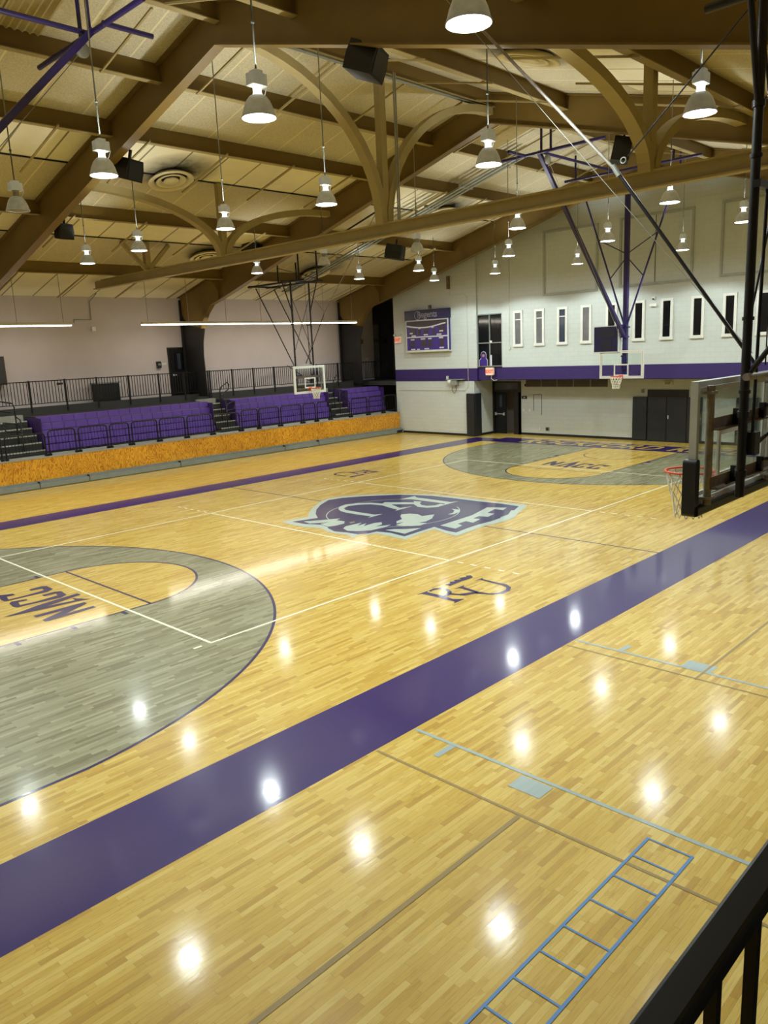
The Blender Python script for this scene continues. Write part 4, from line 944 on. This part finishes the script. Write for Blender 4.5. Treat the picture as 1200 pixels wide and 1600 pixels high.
def side_goal(name, label, x, y, rot, w, zb, h, zr, pads, fm):
    t = thing(name, label, 'basketball hoop', (x, y, 0), 'ceiling hung basketball goals'); t.rotation_euler = (0, 0, rot)
    goal(t, w, zb, h, zr, fm, netr=.0055 if pads else .011); u = w/2; zt = zb+h
    if pads:
        MB().bevbox(-u-.045, -.08, zb-.09, -u+.045, .035, zb+.42, .035, 1).build('corner_pad', 'bkpad', t); b = MB(); b.bevbox(u-.045, -.08, zb-.09, u+.045, .035, zb+.42, .035, 1)
        b.build('corner_pad', 'bkpad', t); MB().bevbox(-u, -.10, zb-.09, u, .05, zb+.0, .02, 0).build('bottom_pad', 'bkpad', t)
    for s in (-1, 1):
        b = MB(); b.tube([(s*(u-.15), -.11, zb+.0), (s*(u-.15), -.11, zt-.04)], .035, 10)
        for z in (zb+.06, zt-.10): b.box(s*(u-.15)-.05, -.15, z-.012, s*(u-.15)+.05, -.05, z+.012)
        b.build('upright_tube', 'steel', t)
    for z in (zb+.20, zb+.72):
        b = MB(); b.box(-u+.13, -.15, z-.05, u-.13, -.14, z+.05); b.box(-u+.13, -.21, z-.055, u-.13, -.14, z-.045); b.build('angle_iron', 'rust', t)
        for s in (-1, 1):
            b = MB(); b.tube([(s*.33, -.19, z+.07), (s*.52, -.30, z+.06)], .022, 8); b.tube([(s*.52, -.30, z+.03), (s*.52, -.30, z+.09)], .049, 12); b.box(s*.33-.03, -.20, z-.04, s*.33+.03, -.15, z+.1)
            b.build('clamp_arm', 'pipe', t)
    ZM = 7.5
    for s in (-1, 1):
        b = MB().tube([(s*.52, -.30, zb+.05), (s*.52, -.30, ZM)], .039, 12)
        for z in (zb+1.6, zb+.98, zb+2.9): b.tube([(s*.52, -.30, z-.015), (s*.52, -.30, z+.015)], .05, 12)
        m = b.build('mast', 'pipe', t)
        b = MB().tube([(s*.54, -.30, 6.28), (s*.98, -.30, ZM)], .027, 10); b.tube([(s*.52, -.3, 6.26), (s*.52, -.3, 6.31)], .052, 12); b.build('side_strut', 'pipe', t)
        MB().tube([(s*.52, -.34, zb+1.15), (s*.52, -2.75, ZM-.1)], .024, 8).build('back_brace', 'pipe', t)
        MB().tube([(s*.52, -3.3, ZM), (s*.52, .6, ZM)], .045, 8).build('frame_pipe', 'pipe', t)
        for f in (-1.1, .3):
            yy = abs(abs(y)-f) if True else 0
            MB().tube([(s*.52, f, ZM), (s*.52, f, roof(abs(y)-f)-.02)], .035, 8).build('hanger_post', 'pipe', t)
        MB().tube([(s*.52, -.30, 6.9), (-s*.52, -.30, 4.5)], .012, 6).build('cross_rod', 'pipe', t)
    MB().tube([(-.9, -2.75, ZM-.02), (.9, -2.75, ZM-.02)], .04, 8).build('frame_pipe', 'pipe', t)
    MB().tube([(-1.0, -.30, ZM), (1.0, -.30, ZM)], .04, 8).build('frame_pipe', 'pipe', t)
    MB().tube([(-.52, -1.1, roof(abs(y)+1.1)-.3), (.52, .3, ZM+.1)], .015, 6).tube([(.52, -1.1, roof(abs(y)+1.1)-.3), (-.52, .3, ZM+.1)], .015, 6).build('cross_rod', 'pipe', t)
    MB().tube([(-.62, -.34, zt+.02), (.62, -.34, zt+.02)], .032, 10).build('crossbar', 'steel', t)
    b = MB().tube([(-.34, -.34, 5.7), (-.40, -.34, zb+.55)], .015, 8); b.box(-.56, -.36, 5.64, -.3, -.30, 5.70); b.box(-.46, -.39, zb+.42, -.34, -.29, zb+.62); b.build('lift_tube', 'pipe', t)
    MB().tube([(-.38, -.36, zb+.5), (-.25, -.38, zb+.55), (.5, -.9, zb+1.25)], .019, 8).build('lock_arm', 'pipe', t)
    MB().tube([(-.40, -.42, ZM), (-.40, -.42, zb+1.2)], .006, 5).build('cable', 'pipe', t)
    b = MB().box(-.08, -.14, zb+.05, .0, -.1, zb+.16); b.tube([(-.07, -.12, zb+.06), (-.09, -.10, zb-.03)], .01, 5).tube([(-.01, -.12, zb+.06), (-.02, -.10, zb-.03)], .01, 5); b.build('rim_bracket', 'steel', t)
    # folding front brace with lift cable
    k = (0, 1.22, 6.1); top = (0, 4.72, 9.84)
    MB().tube([(0, -.2, zt+.1), k], .018, 10).build('lower_front_brace', 'pipe', t)
    MB().tube([k, top], .016, 10).build('upper_front_brace', 'steel', t)
    b = MB(); b.tube([(0, 1.19, 6.05), (0, 1.26, 6.16)], .026, 10); b.torus((0.0, 1.15, 6.19), .028, .007, 14, 5, 0); b.build('brace_joint', 'galv', t)
    MB().tube([(0, 1.1, 6.22), (-.45, -.25, 7.12)], .008, 5).build('lift_cable', 'pipe', t)
    MB().tube([(.06, 4.6, 9.7), (.2, -.1, zt+.2)], .004, 4).build('safety_cable', 'galv', t)
    return t
side_goal('basketball_goal', 'near basket seen from behind, glass board with black padding on black pipes', -7.79, -12.0, 0, 1.84, 2.99, 1.09, 3.15, True, 'alu')
side_goal('basketball_goal', 'side basket facing the camera over the bleachers, hung on crossed black pipes', 7.53, 12.0, PI, 1.80, 2.70, 1.2, 2.93, False, 'white')
def end_goal(label, sx):
    t = thing('basketball_goal', label, 'basketball hoop', (sx*13.1, 0, 0), 'ceiling hung basketball goals'); t.rotation_euler = (0, 0, PI/2 if sx > 0 else -PI/2)
    goal(t, 1.83, 2.95, 1.07, 3.05, 'white', netr=.011)
    MB().box(-.08, -.38, 2.95, .08, -.22, 10.45).build('mast', 'pp', t)
    b = MB(); b.bar((-.07, -.12, 3.3), (.07, -.12, 3.3), .06, .06).bar((-.07, -.12, 3.8), (.07, -.12, 3.8), .06, .06); b.bar((0, -.12, 3.55), (0, -.3, 3.55), .1, .5); b.build('board_bracket', 'pp', t)
    MB().tube([(.0, -.2, 4.55), (.1, 5.55, 10.45)], 0, rect=(.06, .06)).build('front_strut', 'pp', t)
    for s in (-1, 1):
        MB().tube([(s*.03, -.3, 4.9), (s*1.95, -.3, 10.35)], .035, 8).build('side_brace', 'pp', t)
        MB().tube([(0, -.3, 7.6), (s*1.2, -.3, 8.25)], .02, 6).build('cross_rod', 'pp', t)
        MB().tube([(0, -.3, 7.5), (s*.68, -.3, 6.75)], .02, 6).build('cross_rod', 'pp', t)
    b = MB(); b.box(-.14, -.4, 4.86, .22, -.2, 4.92); b.box(-.1, -.42, 4.5, .1, -.1, 4.56); b.build('clamp', 'pp', t)
    for a, c in (((-2.25, 5.55, 10.42), (1.95, 5.55, 10.42)), ((0, 5.5, 10.42), (0, .8, 10.42)), ((-3.2, .75, 10.4), (2.05, .75, 10.4)), ((-2.0, -1.15, 10.38), (2.3, -1.15, 10.38)), ((.6, 5.5, 10.42), (.6, 6.5, 10.42))):
        MB().tube([a, c], .05, 8).build('frame_pipe', 'pp', t)
    for x, y in ((-.35, 5.55), (.0, 5.55), (-2.2, .75), (1.6, .75), (-1.6, -1.15)):
        MB().tube([(x, y, 10.42), (x, y, roof(x)-.05)], .04, 8).build('hanger_post', 'pp', t)
    b = MB().lathe([(0, 0), (.14, 0), (.15, .03), (.14, .06), (0, .06)], 18, (0, 0, 0))
    b.v = [(-.2+z, 5.45+x, 10.18+y) for x, y, z in b.v]; b.build('pulley', 'galv', t)
    MB().tube([(-.2, 5.4, 10.1), (-.1, .1, 4.3)], .008, 5).build('cable', 'galv', t)
    return t
end_goal('basket at the far end under the slit windows, on a purple mast', 1)
end_goal('purple braced basket frame at the camera end, its strut crossing the top left corner', -1)
t = thing('shot_clock', 'dark purple hanging display box left of the purple mast', 'display', (13.1, .62, 4.0))
part(MB().box(13.06, .13, 3.99, 13.24, 1.15, 4.95), 'cabinet', 'scoredk', t); part(MB().box(13.05, .24, 4.52, 13.06, .98, 4.86), 'upper_display', 'dot', t); part(MB().box(13.05, .4, 4.07, 13.06, .86, 4.46), 'lower_display', 'dot', t)
b = MB(); b.box(13.04, .11, 4.94, 13.26, 1.17, 4.97); b.box(13.04, .11, 3.95, 13.26, 1.17, 3.99); b.box(13.04, .10, 3.95, 13.26, .13, 4.97); part(b, 'edge_trim', 'alu', t)
part(MB().box(13.2, .0, 4.9, 13.3, .2, 5.0), 'bracket', 'pp', t)


# ------------------------------------------------------------------ near balcony
struct(MB().box(XB, -18, 2.6, 17.3, -14.64, 2.75), 'floor_balcony', 'deckdk', 'near balcony deck under the camera', 'deck')
t = thing('balcony_rail', 'black steel balcony rail in the near right corner', 'railing', (-12, -14.6, 2.75))
part(MB().bevbox(-20, -14.598, 3.842, -8, -14.562, 3.87, .005, 0, 2), 'top_rail', 'blackrail', t)
part(MB().box(-20, -14.60, 2.85, -8, -14.575, 2.88), 'bottom_rail', 'blackrail', t)
for k in range(88):
    x = -18.395+.115*k
    part(MB().box(x-.0065, -14.587, 2.86, x+.0065, -14.574, 3.845), 'baluster', 'blackrail', t)
for x in (-19.5, -16.5, -8.1): part(MB().box(x-.025, -14.605, 2.62, x+.025, -14.562, 3.85), 'post', 'blackrail', t)

# ------------------------------------------------------------------ camera and world
F = 1221.11638; C = (-15.4267532, -14.8358322, 4.47005761); yaw, pitch, roll = 7.77506262e-01, -2.05160945e-01, -4.48256555e-02
cy, sy, cp, sp = math.cos(yaw), math.sin(yaw), math.cos(pitch), math.sin(pitch)
fw = Vector((cy*cp, sy*cp, sp)); rt = Vector((sy, -cy, 0)); upv = rt.cross(fw)
r2 = math.cos(roll)*rt+math.sin(roll)*upv; u2 = -math.sin(roll)*rt+math.cos(roll)*upv
cam = D.cameras.new('camera'); co = D.objects.new('camera', cam); COL.objects.link(co)
cam.sensor_fit = 'VERTICAL'; cam.sensor_height = 24; cam.sensor_width = 18; cam.lens = 24*F/1600; cam.clip_start = .05; cam.clip_end = 200
Mx = Matrix((r2, u2, -fw)).transposed().to_4x4(); Mx.translation = Vector(C); co.matrix_world = Mx
sc = bpy.context.scene; sc.camera = co
w = D.worlds.new('world'); sc.world = w; w.use_nodes = True
w.node_tree.nodes['Background'].inputs[0].default_value = (.75, .7, .6, 1); w.node_tree.nodes['Background'].inputs[1].default_value = .05
sc.view_settings.view_transform = 'Standard'; sc.view_settings.look = 'None'; sc.view_settings.exposure = 0; sc.view_settings.gamma = 1
cy_ = sc.cycles
cy_.use_denoising = True; cy_.max_bounces = 8; cy_.diffuse_bounces = 4; cy_.glossy_bounces = 3; cy_.transparent_max_bounces = 12
cy_.sample_clamp_indirect = 4; cy_.sample_clamp_direct = 14; cy_.use_light_tree = True; cy_.caustics_reflective = False; cy_.caustics_refractive = False
